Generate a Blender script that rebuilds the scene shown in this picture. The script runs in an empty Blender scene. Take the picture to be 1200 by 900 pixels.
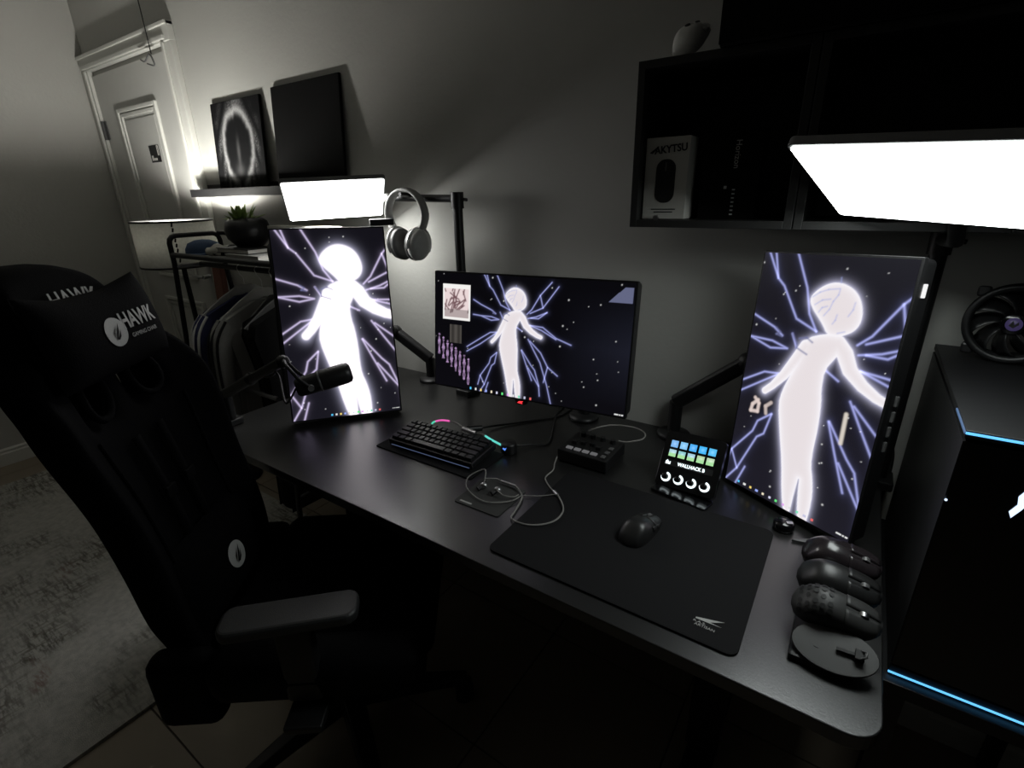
import bpy, math, random
import numpy as np
from mathutils import Vector, Matrix
random.seed(7)
R = math.radians
PI = math.pi
col = bpy.context.scene.collection
sc = bpy.context.scene

# ------------------------------------------------------------------ camera
def cam_rot(yaw, pitch, roll):
    fw = Vector((math.sin(yaw)*math.cos(pitch), math.cos(yaw)*math.cos(pitch), math.sin(pitch)))
    rt = fw.cross(Vector((0, 0, 1))).normalized(); up = rt.cross(fw)
    r2 = math.cos(roll)*rt + math.sin(roll)*up; u2 = -math.sin(roll)*rt + math.cos(roll)*up
    return Matrix((r2, u2, -fw)).transposed()
cd = bpy.data.cameras.new('camera'); cam = bpy.data.objects.new('camera', cd); col.objects.link(cam)
cam.matrix_world = Matrix.Translation((0, -1.439, 1.43)) @ cam_rot(R(-34.49), R(-20.67), R(-1.314)).to_4x4()
cd.sensor_width = 36; cd.lens = 591.6/1200*36; cd.clip_start = .02
sc.camera = cam
# ------------------------------------------------------------------ world and exposure
w = bpy.data.worlds.new('night'); sc.world = w; w.use_nodes = True
w.node_tree.nodes['Background'].inputs[0].default_value = (.5, .55, .5, 1)
w.node_tree.nodes['Background'].inputs[1].default_value = .02
sc.view_settings.view_transform = 'Standard'; sc.view_settings.look = 'None'
sc.view_settings.gamma = 1; sc.view_settings.use_curve_mapping = False
sc.view_settings.exposure = 0.0
KEY_LEFT, KEY_RIGHT, BULB, SCREEN = 20.0, 11.0, 33.0, 1.0

# ------------------------------------------------------------------ materials
def mat(name, c, rough=.6, metal=0, var=.12, scale=40, bump=0, spec=.5, bscale=None):
    m = bpy.data.materials.new(name); m.use_nodes = True
    n = m.node_tree.nodes; l = m.node_tree.links; b = n['Principled BSDF']
    b.inputs['Roughness'].default_value = rough; b.inputs['Metallic'].default_value = metal
    b.inputs['Specular IOR Level'].default_value = spec
    tc = n.new('ShaderNodeTexCoord'); nz = n.new('ShaderNodeTexNoise'); nz.inputs['Scale'].default_value = scale
    nz.inputs['Detail'].default_value = 4
    l.new(tc.outputs['Object'], nz.inputs['Vector'])
    mx = n.new('ShaderNodeMix'); mx.data_type = 'RGBA'
    mx.inputs[6].default_value = tuple(v*(1-var) for v in c)+(1,); mx.inputs[7].default_value = tuple(min(1, v*(1+var)) for v in c)+(1,)
    l.new(nz.outputs['Fac'], mx.inputs[0]); l.new(mx.outputs[2], b.inputs['Base Color'])
    if bump:
        nb = n.new('ShaderNodeTexNoise'); nb.inputs['Scale'].default_value = bscale or scale*2; nb.inputs['Detail'].default_value = 5
        l.new(tc.outputs['Object'], nb.inputs['Vector'])
        bp = n.new('ShaderNodeBump'); bp.inputs['Strength'].default_value = bump; bp.inputs['Distance'].default_value = .01
        l.new(nb.outputs['Fac'], bp.inputs['Height']); l.new(bp.outputs['Normal'], b.inputs['Normal'])
    return m
def emis(name, c, s, base=(.02, .02, .02)):
    m = bpy.data.materials.new(name); m.use_nodes = True
    b = m.node_tree.nodes['Principled BSDF']
    b.inputs['Base Color'].default_value = base+(1,); b.inputs['Roughness'].default_value = .4
    b.inputs['Emission Color'].default_value = c+(1,); b.inputs['Emission Strength'].default_value = s
    return m
def colmat(name, emission=0, rough=.35, base=None):
    m = bpy.data.materials.new(name); m.use_nodes = True
    n = m.node_tree.nodes; l = m.node_tree.links; b = n['Principled BSDF']
    a = n.new('ShaderNodeVertexColor'); a.layer_name = 'print'
    b.inputs['Roughness'].default_value = rough
    b.inputs['Specular IOR Level'].default_value = .4 if emission else .08
    if emission:
        b.inputs['Base Color'].default_value = (.003, .003, .0035, 1)
        l.new(a.outputs['Color'], b.inputs['Emission Color']); b.inputs['Emission Strength'].default_value = emission
    else:
        l.new(a.outputs['Color'], b.inputs['Base Color'])
    return m
M = {}
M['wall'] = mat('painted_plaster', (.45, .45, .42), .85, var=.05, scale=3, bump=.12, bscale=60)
M['wall2'] = mat('bounce_cut_plaster', (.12, .12, .12), .85, var=.05, scale=3)  # unseen right and front walls, darkened to cut bounce light and keep contrast
M['ceil'] = mat('ceiling_paint', (.5, .5, .47), .9, var=.04, scale=3)
M['trim'] = mat('white_gloss_paint', (.62, .62, .58), .45, var=.04, scale=5)
M['door'] = mat('door_paint', (.56, .56, .53), .5, var=.05, scale=6)
M['tile'] = mat('beige_tile', (.30, .25, .19), .45, var=.1, scale=7)
M['grout'] = mat('grout', (.10, .085, .07), .9)
M['desk'] = mat('black_desk_laminate', (.011, .011, .0108), .30, var=.25, scale=120, bump=.04, bscale=300, spec=.9)
M['deskedge'] = mat('black_edge_band', (.012, .012, .012), .5)
M['steel'] = mat('black_powder_steel', (.007, .007, .0075), .45, spec=.5)
M['blackplastic'] = mat('black_plastic', (.0075, .0075, .008), .42)
M['glossblack'] = mat('gloss_black', (.004, .004, .0045), .15)
M['greyplastic'] = mat('grey_plastic', (.10, .10, .10), .4)
M['bandgrey'] = mat('headband_grey', (.3, .3, .29), .55)
M['lightgrey'] = mat('light_grey_plastic', (.45, .45, .43), .4)
M['white'] = mat('white_plastic', (.6, .6, .58), .4, var=.04)
M['silver'] = mat('silver_metal', (.55, .55, .55), .3, metal=1)
M['brushed'] = mat('brushed_rail', (.35, .35, .36), .35, metal=1)
M['chair'] = mat('black_chair_fabric', (.0024, .0024, .0027), .9, bump=.2, scale=200, spec=.06)
M['chairleather'] = mat('black_leatherette', (.0024, .0024, .0027), .65, bump=.15, scale=150, spec=.08)
M['armpad'] = mat('charcoal_armrest_pad', (.018, .019, .019), .5, bump=.1, scale=300)
M['logo'] = mat('silver_embroidery', (.4, .4, .385), .7, var=.15, scale=400)
M['cab'] = mat('charcoal_cabinet_laminate', (.016, .016, .0155), .5, var=.1)
M['canvasblack'] = mat('black_canvas', (.005, .005, .005), .9, bump=.2, scale=500, spec=.08)
M['pad'] = mat('black_pad_cloth', (.0075, .0075, .008), .9, bump=.1, scale=500, spec=.2)
M['cloth'] = mat('grey_microfibre', (.05, .05, .048), .95, bump=.2, scale=500, spec=.2)
M['key'] = mat('black_keycap', (.009, .009, .0095), .38)
M['navy'] = mat('navy_knit', (.035, .04, .11), .9, bump=.3, scale=200)
M['greyknit'] = mat('grey_knit', (.34, .34, .32), .9, bump=.3, scale=200)
M['blackcoat'] = mat('black_coat_cloth', (.004, .004, .004), .9, bump=.2, scale=200, spec=.15)
M['pipe'] = mat('pale_piping', (.75, .75, .72), .8)
M['leaf'] = mat('succulent_green', (.2, .3, .07), .5, var=.35, scale=60)
M['pot'] = mat('dark_glazed_pot', (.02, .02, .021), .3, var=.3)
M['soil'] = mat('soil', (.03, .02, .015), .95)
M['paper'] = mat('card_white', (.55, .54, .5), .75, var=.04)
M['redwood'] = mat('red_brown_wood', (.16, .055, .035), .5, var=.3, scale=12)
M['bluecloth'] = mat('blue_cap_cloth', (.06, .10, .18), .9)
M['ink'] = mat('black_ink', (.006, .006, .006), .6)
M['shade'] = None
M['braid'] = mat('braided_silver_cable', (.30, .29, .27), .5, bump=.6, scale=300)
M['cable'] = mat('black_cable', (.009, .009, .009), .55)
M['mouse'] = mat('black_mouse_shell', (.013, .013, .013), .38)
M['mousegloss'] = mat('dark_glossy_mouse', (.02, .016, .018), .2)
M['stand'] = mat('dark_stand_plate', (.028, .028, .027), .5)
M['led'] = emis('cyan_led', (.12, .48, .95), 1.5)
M['ledwhite'] = emis('pale_led', (.6, .75, 1), 1.6)
M['ring'] = emis('white_ring_led', (.85, .97, 1), 2.0)
M['glowpink'] = emis('pink_cable_light', (.9, .12, .5), .9)
M['glowgreen'] = emis('green_cable_light', (.1, .9, .6), .7)
M['glowcyan'] = emis('cyan_cable_light', (.15, .85, .75), .8)
M['glowred'] = emis('red_logo_light', (1, .04, .05), 1.4)
M['glowblue'] = emis('blue_logo_light', (.12, .3, 1), 1.0)
M['glowviolet'] = emis('violet_hub_light', (.22, .16, .5), .12)
M['underglow'] = emis('keyboard_underglow', (.4, .55, 1), .14)
M['btnlit'] = emis('lit_grey_button', (.5, .5, .52), .22)
M['screen'] = colmat('lit_display', SCREEN, .25)
M['print'] = colmat('printed_art', 0, .8)
M['panelL'] = emis('key_light_diffuser', (1, 1, .98), KEY_LEFT, (.8, .8, .8))
M['panelR'] = emis('key_light_diffuser_cool', (.93, 1, .98), KEY_RIGHT, (.8, .8, .8))
def rugmat():
    m = bpy.data.materials.new('distressed_rug'); m.use_nodes = True
    n = m.node_tree.nodes; l = m.node_tree.links; b = n['Principled BSDF']; b.inputs['Roughness'].default_value = .95
    b.inputs['Specular IOR Level'].default_value = .1
    tc = n.new('ShaderNodeTexCoord')
    def noise(sx, sy, det=6, rough=.6):
        mp = n.new('ShaderNodeMapping'); mp.inputs['Scale'].default_value = (sx, sy, 1); l.new(tc.outputs['Object'], mp.inputs['Vector'])
        z = n.new('ShaderNodeTexNoise'); z.inputs['Scale'].default_value = 1; z.inputs['Detail'].default_value = det; z.inputs['Roughness'].default_value = rough
        l.new(mp.outputs[0], z.inputs['Vector']); return z.outputs['Fac']
    def ramp(src, a, c):
        r = n.new('ShaderNodeMapRange'); r.inputs[1].default_value = a; r.inputs[2].default_value = c; l.new(src, r.inputs[0]); return r.outputs[0]
    def mix(f, a, c):
        x = n.new('ShaderNodeMix'); x.data_type = 'RGBA'; l.new(f, x.inputs[0])
        for i, v in ((6, a), (7, c)):
            if isinstance(v, tuple): x.inputs[i].default_value = v+(1,)
            else: l.new(v, x.inputs[i])
        return x.outputs[2]
    def mul(a, c):
        x = n.new('ShaderNodeMath'); x.operation = 'MULTIPLY'; l.new(a, x.inputs[0]); l.new(c, x.inputs[1]); return x.outputs[0]
    blotch = ramp(noise(2.3, 2.6, 3), .44, .58)
    streak = ramp(noise(14, 70, 3, .7), .45, .6)
    streak2 = ramp(noise(60, 9, 3, .7), .5, .64)
    c = mix(ramp(noise(40, 40), .35, .7), (.42, .415, .385), (.56, .55, .51))
    c = mix(mul(blotch, streak), c, (.15, .145, .125))
    c = mix(mul(blotch, streak2), c, (.22, .205, .175))
    red = ramp(noise(1.7, 3.1, 2), .58, .66)
    c = mix(mul(red, streak), c, (.27, .17, .145))
    l.new(c, b.inputs['Base Color'])
    bp = n.new('ShaderNodeBump'); bp.inputs['Strength'].default_value = .4; bp.inputs['Distance'].default_value = .004
    l.new(noise(350, 350, 2), bp.inputs['Height']); l.new(bp.outputs[0], b.inputs['Normal'])
    return m
M['rug'] = rugmat()
def shademat():
    m = mat('linen_lampshade', (.5, .5, .47), .9, var=.25, scale=90)
    n = m.node_tree.nodes; l = m.node_tree.links; b = n['Principled BSDF']
    out = n['Material Output']; tr = n.new('ShaderNodeBsdfTranslucent'); tr.inputs[0].default_value = (.5, .5, .46, 1)
    ms = n.new('ShaderNodeMixShader'); ms.inputs[0].default_value = .10
    l.new(b.outputs[0], ms.inputs[1]); l.new(tr.outputs[0], ms.inputs[2]); l.new(ms.outputs[0], out.inputs[0])
    return m
M['shade'] = shademat()

# ------------------------------------------------------------------ mesh helpers
class MB:
    def __init__(s): s.v = []; s.f = []; s.sm = []
    def add(s, vs, fs, smooth=False):
        o = len(s.v); s.v += [Vector(p) for p in vs]
        s.f += [tuple(i+o for i in f) for f in fs]; s.sm += [smooth]*len(fs); return s
    def box(s, c, size, rot=None, taper=1):
        x, y, z = (d/2 for d in size); c = Vector(c)
        P = [Vector((sx*x*(taper if sz > 0 else 1), sy*y*(taper if sz > 0 else 1), sz*z)) for sz in (-1, 1) for sx, sy in ((-1, -1), (1, -1), (1, 1), (-1, 1))]
        if rot is not None: P = [rot @ p for p in P]
        return s.add([p+c for p in P], [(3, 2, 1, 0), (4, 5, 6, 7), (0, 1, 5, 4), (1, 2, 6, 5), (2, 3, 7, 6), (3, 0, 4, 7)])
    def cyl(s, a, b, r0, r1=None, n=16):
        a = Vector(a); b = Vector(b); r1 = r0 if r1 is None else r1
        d = (b-a).normalized(); x = d.orthogonal().normalized(); y = d.cross(x)
        vs = []
        for c, r in ((a, r0), (b, r1)):
            vs += [c+(x*math.cos(2*PI*k/n)+y*math.sin(2*PI*k/n))*r for k in range(n)]
        s.add(vs, [(k, (k+1) % n, n+(k+1) % n, n+k) for k in range(n)], True)
        s.add(vs[:n], [tuple(reversed(range(n)))]); s.add(vs[n:], [tuple(range(n))]); return s
    def tube(s, pts, r, n=8, closed=False, cap=True):
        P = [Vector(p) for p in pts]; N = len(P); rings = []; up = None
        for i, p in enumerate(P):
            if closed: t = (P[(i+1) % N]-P[i-1])
            else: t = P[min(i+1, N-1)]-P[max(i-1, 0)]
            t.normalize()
            up = t.orthogonal().normalized() if up is None else (up-t*up.dot(t)).normalized()
            w_ = t.cross(up); rr = r(i/(N-1)) if callable(r) else r
            rings.append([p+(up*math.cos(2*PI*k/n)+w_*math.sin(2*PI*k/n))*rr for k in range(n)])
        vs = [v for g in rings for v in g]; fs = []
        for i in range(N if closed else N-1):
            j = (i+1) % N
            fs += [(i*n+k, i*n+(k+1) % n, j*n+(k+1) % n, j*n+k) for k in range(n)]
        s.add(vs, fs, True)
        if cap and not closed:
            s.add(rings[0], [tuple(reversed(range(n)))]); s.add(rings[-1], [tuple(range(n))])
        return s
    def lathe(s, prof, c=(0, 0, 0), n=32, rot=None, smooth=True):
        c = Vector(c); vs = []; N = len(prof)
        for r, z in prof:
            for k in range(n):
                p = Vector((r*math.cos(2*PI*k/n), r*math.sin(2*PI*k/n), z))
                vs.append((rot @ p if rot is not None else p)+c)
        fs = [(i*n+k, i*n+(k+1) % n, (i+1)*n+(k+1) % n, (i+1)*n+k) for i in range(N-1) for k in range(n)]
        s.add(vs, fs, smooth)
        if prof[0][0] > 1e-5: s.add(vs[:n], [tuple(reversed(range(n)))])
        if prof[-1][0] > 1e-5: s.add(vs[-n:], [tuple(range(n))])
        return s
    def prism(s, poly, h, frame=None, z0=0):
        n = len(poly); f = frame or Matrix.Identity(4)
        vs = [f @ Vector((x, y, z0)) for x, y in poly]+[f @ Vector((x, y, z0+h)) for x, y in poly]
        return s.add(vs, [tuple(reversed(range(n))), tuple(range(n, 2*n))]+[(k, (k+1) % n, n+(k+1) % n, n+k) for k in range(n)])
    def ball(s, c, r, n=16, rot=None):
        c = Vector(c); r = Vector(r) if not isinstance(r, (int, float)) else Vector((r, r, r)); vs = []; h = n//2
        for i in range(h+1):
            for k in range(n):
                t = PI*i/h; p = Vector((r.x*math.sin(t)*math.cos(2*PI*k/n), r.y*math.sin(t)*math.sin(2*PI*k/n), -r.z*math.cos(t)))
                vs.append((rot @ p if rot is not None else p)+c)
        return s.add(vs, [(i*n+k, i*n+(k+1) % n, (i+1)*n+(k+1) % n, (i+1)*n+k) for i in range(h) for k in range(n)], True)
    def sheet(s, grid, thick=0, nrm=None, smooth=True):
        a = len(grid); b = len(grid[0]); vs = [p for r in grid for p in r]
        return s.add(vs, [(i*b+j, i*b+j+1, (i+1)*b+j+1, (i+1)*b+j) for i in range(a-1) for j in range(b-1)], smooth)
    def xf(s, m): s.v = [m @ v for v in s.v]; return s
    def build(s, name, m, parent=None, bevel=0, seg=2, sub=0, smooth=None, solid=0, world=True, label=None, weld=False):
        inv = parent['_inv'] if False else (INV.get(parent.name) if (parent is not None and world) else None)
        vs = [inv @ v for v in s.v] if inv is not None else s.v
        me = bpy.data.meshes.new(name); me.from_pydata([tuple(v) for v in vs], [], s.f)
        me.polygons.foreach_set('use_smooth', [bool(x) if smooth is None else smooth for x in s.sm])
        me.materials.append(M[m] if isinstance(m, str) else m); me.update()
        o = bpy.data.objects.new(name, me); col.objects.link(o)
        if parent is not None:
            o.parent = parent
            INV[o.name] = INV.get(parent.name, Matrix.Identity(4))
        if weld: o.modifiers.new('weld', 'WELD').merge_threshold = 1e-5
        if solid: md = o.modifiers.new('solid', 'SOLIDIFY'); md.thickness = solid; md.offset = 0
        if bevel: md = o.modifiers.new('bevel', 'BEVEL'); md.width = bevel; md.segments = seg; md.limit_method = 'ANGLE'; md.angle_limit = R(40)
        if sub: md = o.modifiers.new('sub', 'SUBSURF'); md.levels = sub; md.render_levels = sub
        if label: o['label'] = label
        return o
INV = {}
def tag(o, label, cat, group=None, kind=None):
    if label: o['label'] = label
    if cat: o['category'] = cat
    if group: o['group'] = group
    if kind: o['kind'] = kind
    return o
def thing(name, label, cat, loc=(0, 0, 0), rot=None, group=None):
    o = bpy.data.objects.new(name, None); col.objects.link(o); o.empty_display_size = .05
    mw = Matrix.Translation(loc) @ (rot.to_4x4() if rot is not None else Matrix.Identity(4))
    o.matrix_world = mw; INV[o.name] = mw.inverted(); tag(o, label, cat, group); return o
def struct(mb, name, m, parent=None, **k):
    o = mb.build(name, m, parent, **k)
    if parent is None: o['kind'] = 'structure'
    return o
def basis(az, tilt, roll=0):
    az, tilt, roll = R(az), R(tilt), R(roll)
    n = Vector((math.sin(az)*math.cos(tilt), -math.cos(az)*math.cos(tilt), math.sin(tilt)))
    r = Vector((math.cos(az), math.sin(az), 0)); u = n.cross(r)
    return math.cos(roll)*r+math.sin(roll)*u, -math.sin(roll)*r+math.cos(roll)*u, n
def frame(c, az, tilt, roll=0):           # x right, y up, z out of the face
    r, u, n = basis(az, tilt, roll)
    return Matrix.Translation(c) @ Matrix((r, u, n)).transposed().to_4x4()
def rot3(r, u, n): return Matrix((r, u, n)).transposed()
def rz(a): return Matrix.Rotation(R(a), 3, 'Z')
def spline(P, k=8, closed=False):
    P = [Vector(p) for p in P]; out = []; n = len(P)
    for i in range(n if closed else n-1):
        g = lambda j: P[j % n] if closed else P[max(0, min(n-1, j))]
        a, b, c, d = g(i-1), g(i), g(i+1), g(i+2)
        for t in range(k):
            t /= k
            out.append(.5*((2*b)+(c-a)*t+(2*a-5*b+4*c-d)*t*t+(3*b-a-3*c+d)*t**3))
    if not closed: out.append(P[-1])
    return out
def rrect(w, h, r, n=5, c=(0, 0)):
    pts = []
    for cx, cy, a0 in ((w/2-r, h/2-r, 0), (-w/2+r, h/2-r, 90), (-w/2+r, -h/2+r, 180), (w/2-r, -h/2+r, 270)):
        pts += [(c[0]+cx+r*math.cos(R(a0+90*k/n)), c[1]+cy+r*math.sin(R(a0+90*k/n))) for k in range(n+1)]
    return pts
def text(name, s, size, m, parent, fr, fn=None, bold=0, sx=1, depth=.0003):
    cu = bpy.data.curves.new('t', 'FONT'); cu.body = s; cu.size = size; cu.align_x = 'CENTER'; cu.align_y = 'CENTER'
    cu.offset = bold; cu.extrude = depth; cu.resolution_u = 3
    ob = bpy.data.objects.new('t', cu); col.objects.link(ob)
    dg = bpy.context.evaluated_depsgraph_get(); me = bpy.data.meshes.new_from_object(ob.evaluated_get(dg))
    bpy.data.objects.remove(ob)
    inv = INV.get(parent.name, Matrix.Identity(4))
    for v in me.vertices:
        p = Vector((v.co.x*sx, v.co.y, v.co.z))
        if fn: p = fn(p)
        v.co = inv @ (fr @ p)
    me.materials.clear(); me.materials.append(M[m]); o = bpy.data.objects.new(name, me); col.objects.link(o); o.parent = parent
    return o
def copy_tree(o, parent=None):
    c = o.copy(); col.objects.link(c)
    if parent is not None: c.parent = parent
    for ch in list(o.children): copy_tree(ch, c)
    return c
def picture(name, fr, w, h, nx, ny, rgb, m, parent, thick=.0):
    """a flat grid whose vertices carry the printed or displayed colours"""
    xs = np.linspace(-w/2, w/2, nx); ys = np.linspace(-h/2, h/2, ny)
    inv = INV.get(parent.name, Matrix.Identity(4)); A = np.array(inv @ fr)
    X, Y = np.meshgrid(xs, ys); P = np.stack([X.ravel(), Y.ravel(), np.zeros(X.size), np.ones(X.size)])
    V = (A @ P)[:3].T
    i = np.arange((ny-1)*nx).reshape(ny-1, nx)[:, :-1].ravel()
    F = np.stack([i, i+1, i+1+nx, i+nx], 1)
    me = bpy.data.meshes.new(name); me.from_pydata(V.tolist(), [], F.tolist())
    at = me.color_attributes.new('print', 'FLOAT_COLOR', 'POINT')
    C4 = np.ones((X.size, 4), np.float32); C4[:, :3] = rgb(X, Y).reshape(-1, 3)
    at.data.foreach_set('color', C4.ravel()); me.materials.append(M[m]); me.update()
    o = bpy.data.objects.new(name, me); col.objects.link(o); o.parent = parent; INV[o.name] = inv
    return o

# ------------------------------------------------------------------ room shell
LX, RX, BY, FY, CZ = -3.955, 1.9, 0.0, -3.4, 2.62
struct(MB().box(((LX+RX)/2, .06, CZ/2), (RX-LX+.3, .12, CZ)), 'wall_back', 'wall')
struct(MB().box((LX-.06, (FY+BY)/2, CZ/2), (.12, BY-FY, CZ)), 'wall_left', 'wall')
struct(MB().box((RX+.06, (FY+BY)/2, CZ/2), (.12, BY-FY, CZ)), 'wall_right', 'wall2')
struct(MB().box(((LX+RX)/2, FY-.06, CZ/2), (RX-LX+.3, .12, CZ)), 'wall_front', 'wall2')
struct(MB().box(((LX+RX)/2, (FY+BY)/2, CZ+.05), (RX-LX+.3, BY-FY+.3, .1)), 'ceiling', 'ceil')
floor = struct(MB().box(((LX+RX)/2, (FY+BY)/2, -.055), (RX-LX, BY-FY, .1)), 'floor', 'grout')
T = .45
tm = None
for i in range(13):
    for j in range(8):
        x0 = max(LX+.002, -4.25+i*T); x1 = min(RX, -4.25+(i+1)*T); y0 = max(FY, -3.42+j*T); y1 = min(-.002, -3.42+(j+1)*T)
        if x1-x0 < .05 or y1-y0 < .05: continue
        full = abs(x1-x0-T) < 1e-6 and abs(y1-y0-T) < 1e-6
        if full and tm is not None:
            t = bpy.data.objects.new('floor_tile', tm); col.objects.link(t); t.parent = floor
        else:
            t = MB().box((0, 0, -.004), (x1-x0-.005, y1-y0-.005, .008)).build('floor_tile', 'tile', floor, world=False)
            if full: tm = t.data
        t.location = ((x0+x1)/2, (y0+y1)/2, random.uniform(-.0006, 0))
def baseboard(name, a, b, n):
    a = Vector(a); b = Vector(b); d = (b-a).normalized(); n = Vector(n)
    fr = Matrix.Translation(a) @ Matrix((n, Vector((0, 0, 1)), d)).transposed().to_4x4()
    return struct(MB().prism([(0, 0), (.016, 0), (.016, .07), (.011, .078), (.011, .09), (.004, .1), (0, .1)], (b-a).length, fr), name, 'trim')
baseboard('baseboard_left', (LX, FY, 0), (LX, 0, 0), (1, 0, 0))
baseboard('baseboard_back', (-2.86, 0, 0), (RX, 0, 0), (0, -1, 0))
# ------------------------------------------------------------------ door
door = MB().box((-3.42, -.006, 1.057), (.905, .012, 2.11)).build('door_1', 'door', bevel=.002); door['kind'] = 'structure'
INV[door.name] = Matrix.Identity(4)
for zc, hh in ((1.46, .92), (.52, .70)):
    m = MB()
    for k, (iw, ih, d) in enumerate(((.475, hh, .016), (.425, hh-.05, .011))):
        for sx in (-1, 1): m.box((-3.4+sx*(iw/2-.010), -.012-d/2, zc), (.02, d, ih))
        for sz in (-1, 1): m.box((-3.4, -.012-d/2, zc+sz*(ih/2-.010)), (iw-.04, d, .02))
    m.build('panel_moulding', 'trim', door, bevel=.004)
    MB().box((-3.4, -.014, zc), (.36, .006, hh-.12)).build('door_panel', 'door', door, bevel=.003)
m = MB()
fr_x0, fr_x1, zt = -3.953, -2.862, 2.215
def jamb(m, x0, x1, z0, z1):
    m.box(((x0+x1)/2, -.014, (z0+z1)/2), (x1-x0, .028, z1-z0))
tr = thing('trim_1', None, None, (-3.4, 0, 0)); tr['kind'] = 'structure'
for x0, x1, n_ in ((fr_x0, fr_x0+.08, 1), (fr_x1-.085, fr_x1, -1)):
    p = MB(); jamb(p, x0, x1, 0, zt-.08); p.build('door_jamb', 'trim', tr, bevel=.003)
    xo = x1-.02 if n_ == 1 else x0+.02
    MB().box((xo, -.034, (zt-.08)/2), (.022, .012, zt-.08)).build('jamb_bead', 'trim', tr, bevel=.004)
MB().box(((fr_x0+fr_x1)/2, -.016, zt-.04), (fr_x1-fr_x0, .032, .08)).build('door_head', 'trim', tr, bevel=.003)
MB().box(((fr_x0+fr_x1)/2, -.02, zt-.008), (fr_x1-fr_x0, .04, .016)).build('head_cap', 'trim', tr, bevel=.003)
MB().box(((fr_x0+fr_x1)/2, -.036, zt-.062), (fr_x1-fr_x0-.08, .014, .02)).build('head_bead', 'trim', tr, bevel=.004)
for z in (1.83, .35):
    MB().cyl((-3.872, -.022, z-.05), (-3.872, -.022, z+.05), .009).box((-3.855, -.014, z), (.035, .004, .1)).build('hinge', 'greyplastic', door)
hd = MB().cyl((-3.02, -.012, 1.03), (-3.02, -.055, 1.03), .012).tube(spline([(-3.02, -.055, 1.03), (-3.04, -.06, 1.03), (-3.13, -.055, 1.03)]), .009).build('door_handle', 'silver', door)
MB().box((-3.02, -.014, 1.0), (.045, .006, .2)).build('handle_plate', 'silver', hd, bevel=.003)
# sticker on the door panel
st = thing('door_sticker', 'black and white rectangular sticker on the door panel', 'sticker', (-3.31, -.0185, 1.675))
MB().box((-3.31, -.0178, 1.675), (.115, .0016, .085)).build('backing', 'ink', st)
m = MB()
m.box((-3.325, -.019, 1.648), (.06, .0008, .012)).box((-3.345, -.019, 1.66), (.018, .0008, .014)).box((-3.275, -.019, 1.69), (.006, .0008, .05)).box((-3.262, -.019, 1.69), (.006, .0008, .05)).box((-3.2685, -.019, 1.713), (.012, .0008, .006))
m.build('white_print', 'paper', st)
# string with wire hook in front of the door
hk = thing('hanging_hook', 'thin cord with bent wire hook hanging before the door top', 'hook', (-3.0, -.06, 2.08))
MB().tube(spline([(-3.05, -.06, CZ), (-3.01, -.06, 2.35), (-2.99, -.065, 2.09)]), .0025, 6).build('cord', 'cable', hk)
MB().tube(spline([(-3.12, -.06, 2.085), (-3.07, -.065, 2.07), (-3.0, -.07, 2.09), (-2.985, -.065, 2.06), (-3.0, -.06, 2.045), (-3.06, -.06, 2.06)]), .004, 6).build('wire_hook', 'greyplastic', hk)

# ------------------------------------------------------------------ rug
rug = MB().prism(rrect(2.1, 2.5, .01, 3), .011).build('area_rug', 'rug'); rug.location = (-2.585, -1.565, .0005)
tag(rug, 'pale grey distressed low-pile rug beside the chair', 'rug')

# ------------------------------------------------------------------ floor lamp (on)
lx, ly = -2.65, -.30
lt = thing('floor_lamp', 'lit floor lamp with linen drum shade beside the door', 'floor lamp', (lx, ly, 0))
MB().lathe([(.001, 0), (.14, 0), (.14, .012), (.13, .02), (.02, .028), (.012, .05)], (lx, ly, .0)).build('base', 'steel', lt)
MB().cyl((lx, ly, .04), (lx, ly, 1.16), .011).build('pole', 'steel', lt)
zs0, zs1, rs = 1.150, 1.346, .165
sh = MB()
sh.lathe([(rs, zs0), (rs-.003, zs1), (rs-.006, zs1), (rs-.004, zs0), (rs, zs0)], (lx, ly, 0), 64)
sh.f = sh.f; sh = sh.build('lamp_shade', 'shade', lt)
for z, r_ in ((zs0, rs), (zs1, rs-.003)):
    MB().tube([(lx+r_*math.cos(2*PI*k/64), ly+r_*math.sin(2*PI*k/64), z) for k in range(64)], .0045, 6, True).build('shade_ring', 'ink', lt)
a0 = math.atan2(-1.139, 2.65)+R(-2)
for k in range(9):
    z = zs0+.012+k*.0215
    p = lambda a, z: (lx+(rs+.001)*math.cos(a), ly+(rs+.001)*math.sin(a), z)
    MB().tube([p(a0-.012, z-.008), p(a0+.012, z+.008)], .0035, 5).build('lacing', 'ink', lt)
for k in range(3):
    a = 2*PI*k/3+.4
    MB().tube([(lx, ly, 1.16), (lx+(rs-.004)*math.cos(a), ly+(rs-.004)*math.sin(a), zs0+.01)], .002, 5).build('shade_spoke', 'steel', lt)
MB().cyl((lx, ly, 1.15), (lx, ly, 1.19), .018).build('bulb_socket', 'steel', lt)
MB().ball((lx, ly, 1.24), (.026, .026, .032)).build('bulb', emis('warm_bulb', (1, .93, .8), 1.5), lt)
ld = bpy.data.lights.new('bulb_light', 'POINT'); ld.energy = BULB; ld.color = (1, .975, .92); ld.shadow_soft_size = .03
lo = bpy.data.objects.new('bulb_light', ld); col.objects.link(lo); lo.parent = lt; lo.location = (0, 0, 1.285)

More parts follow.
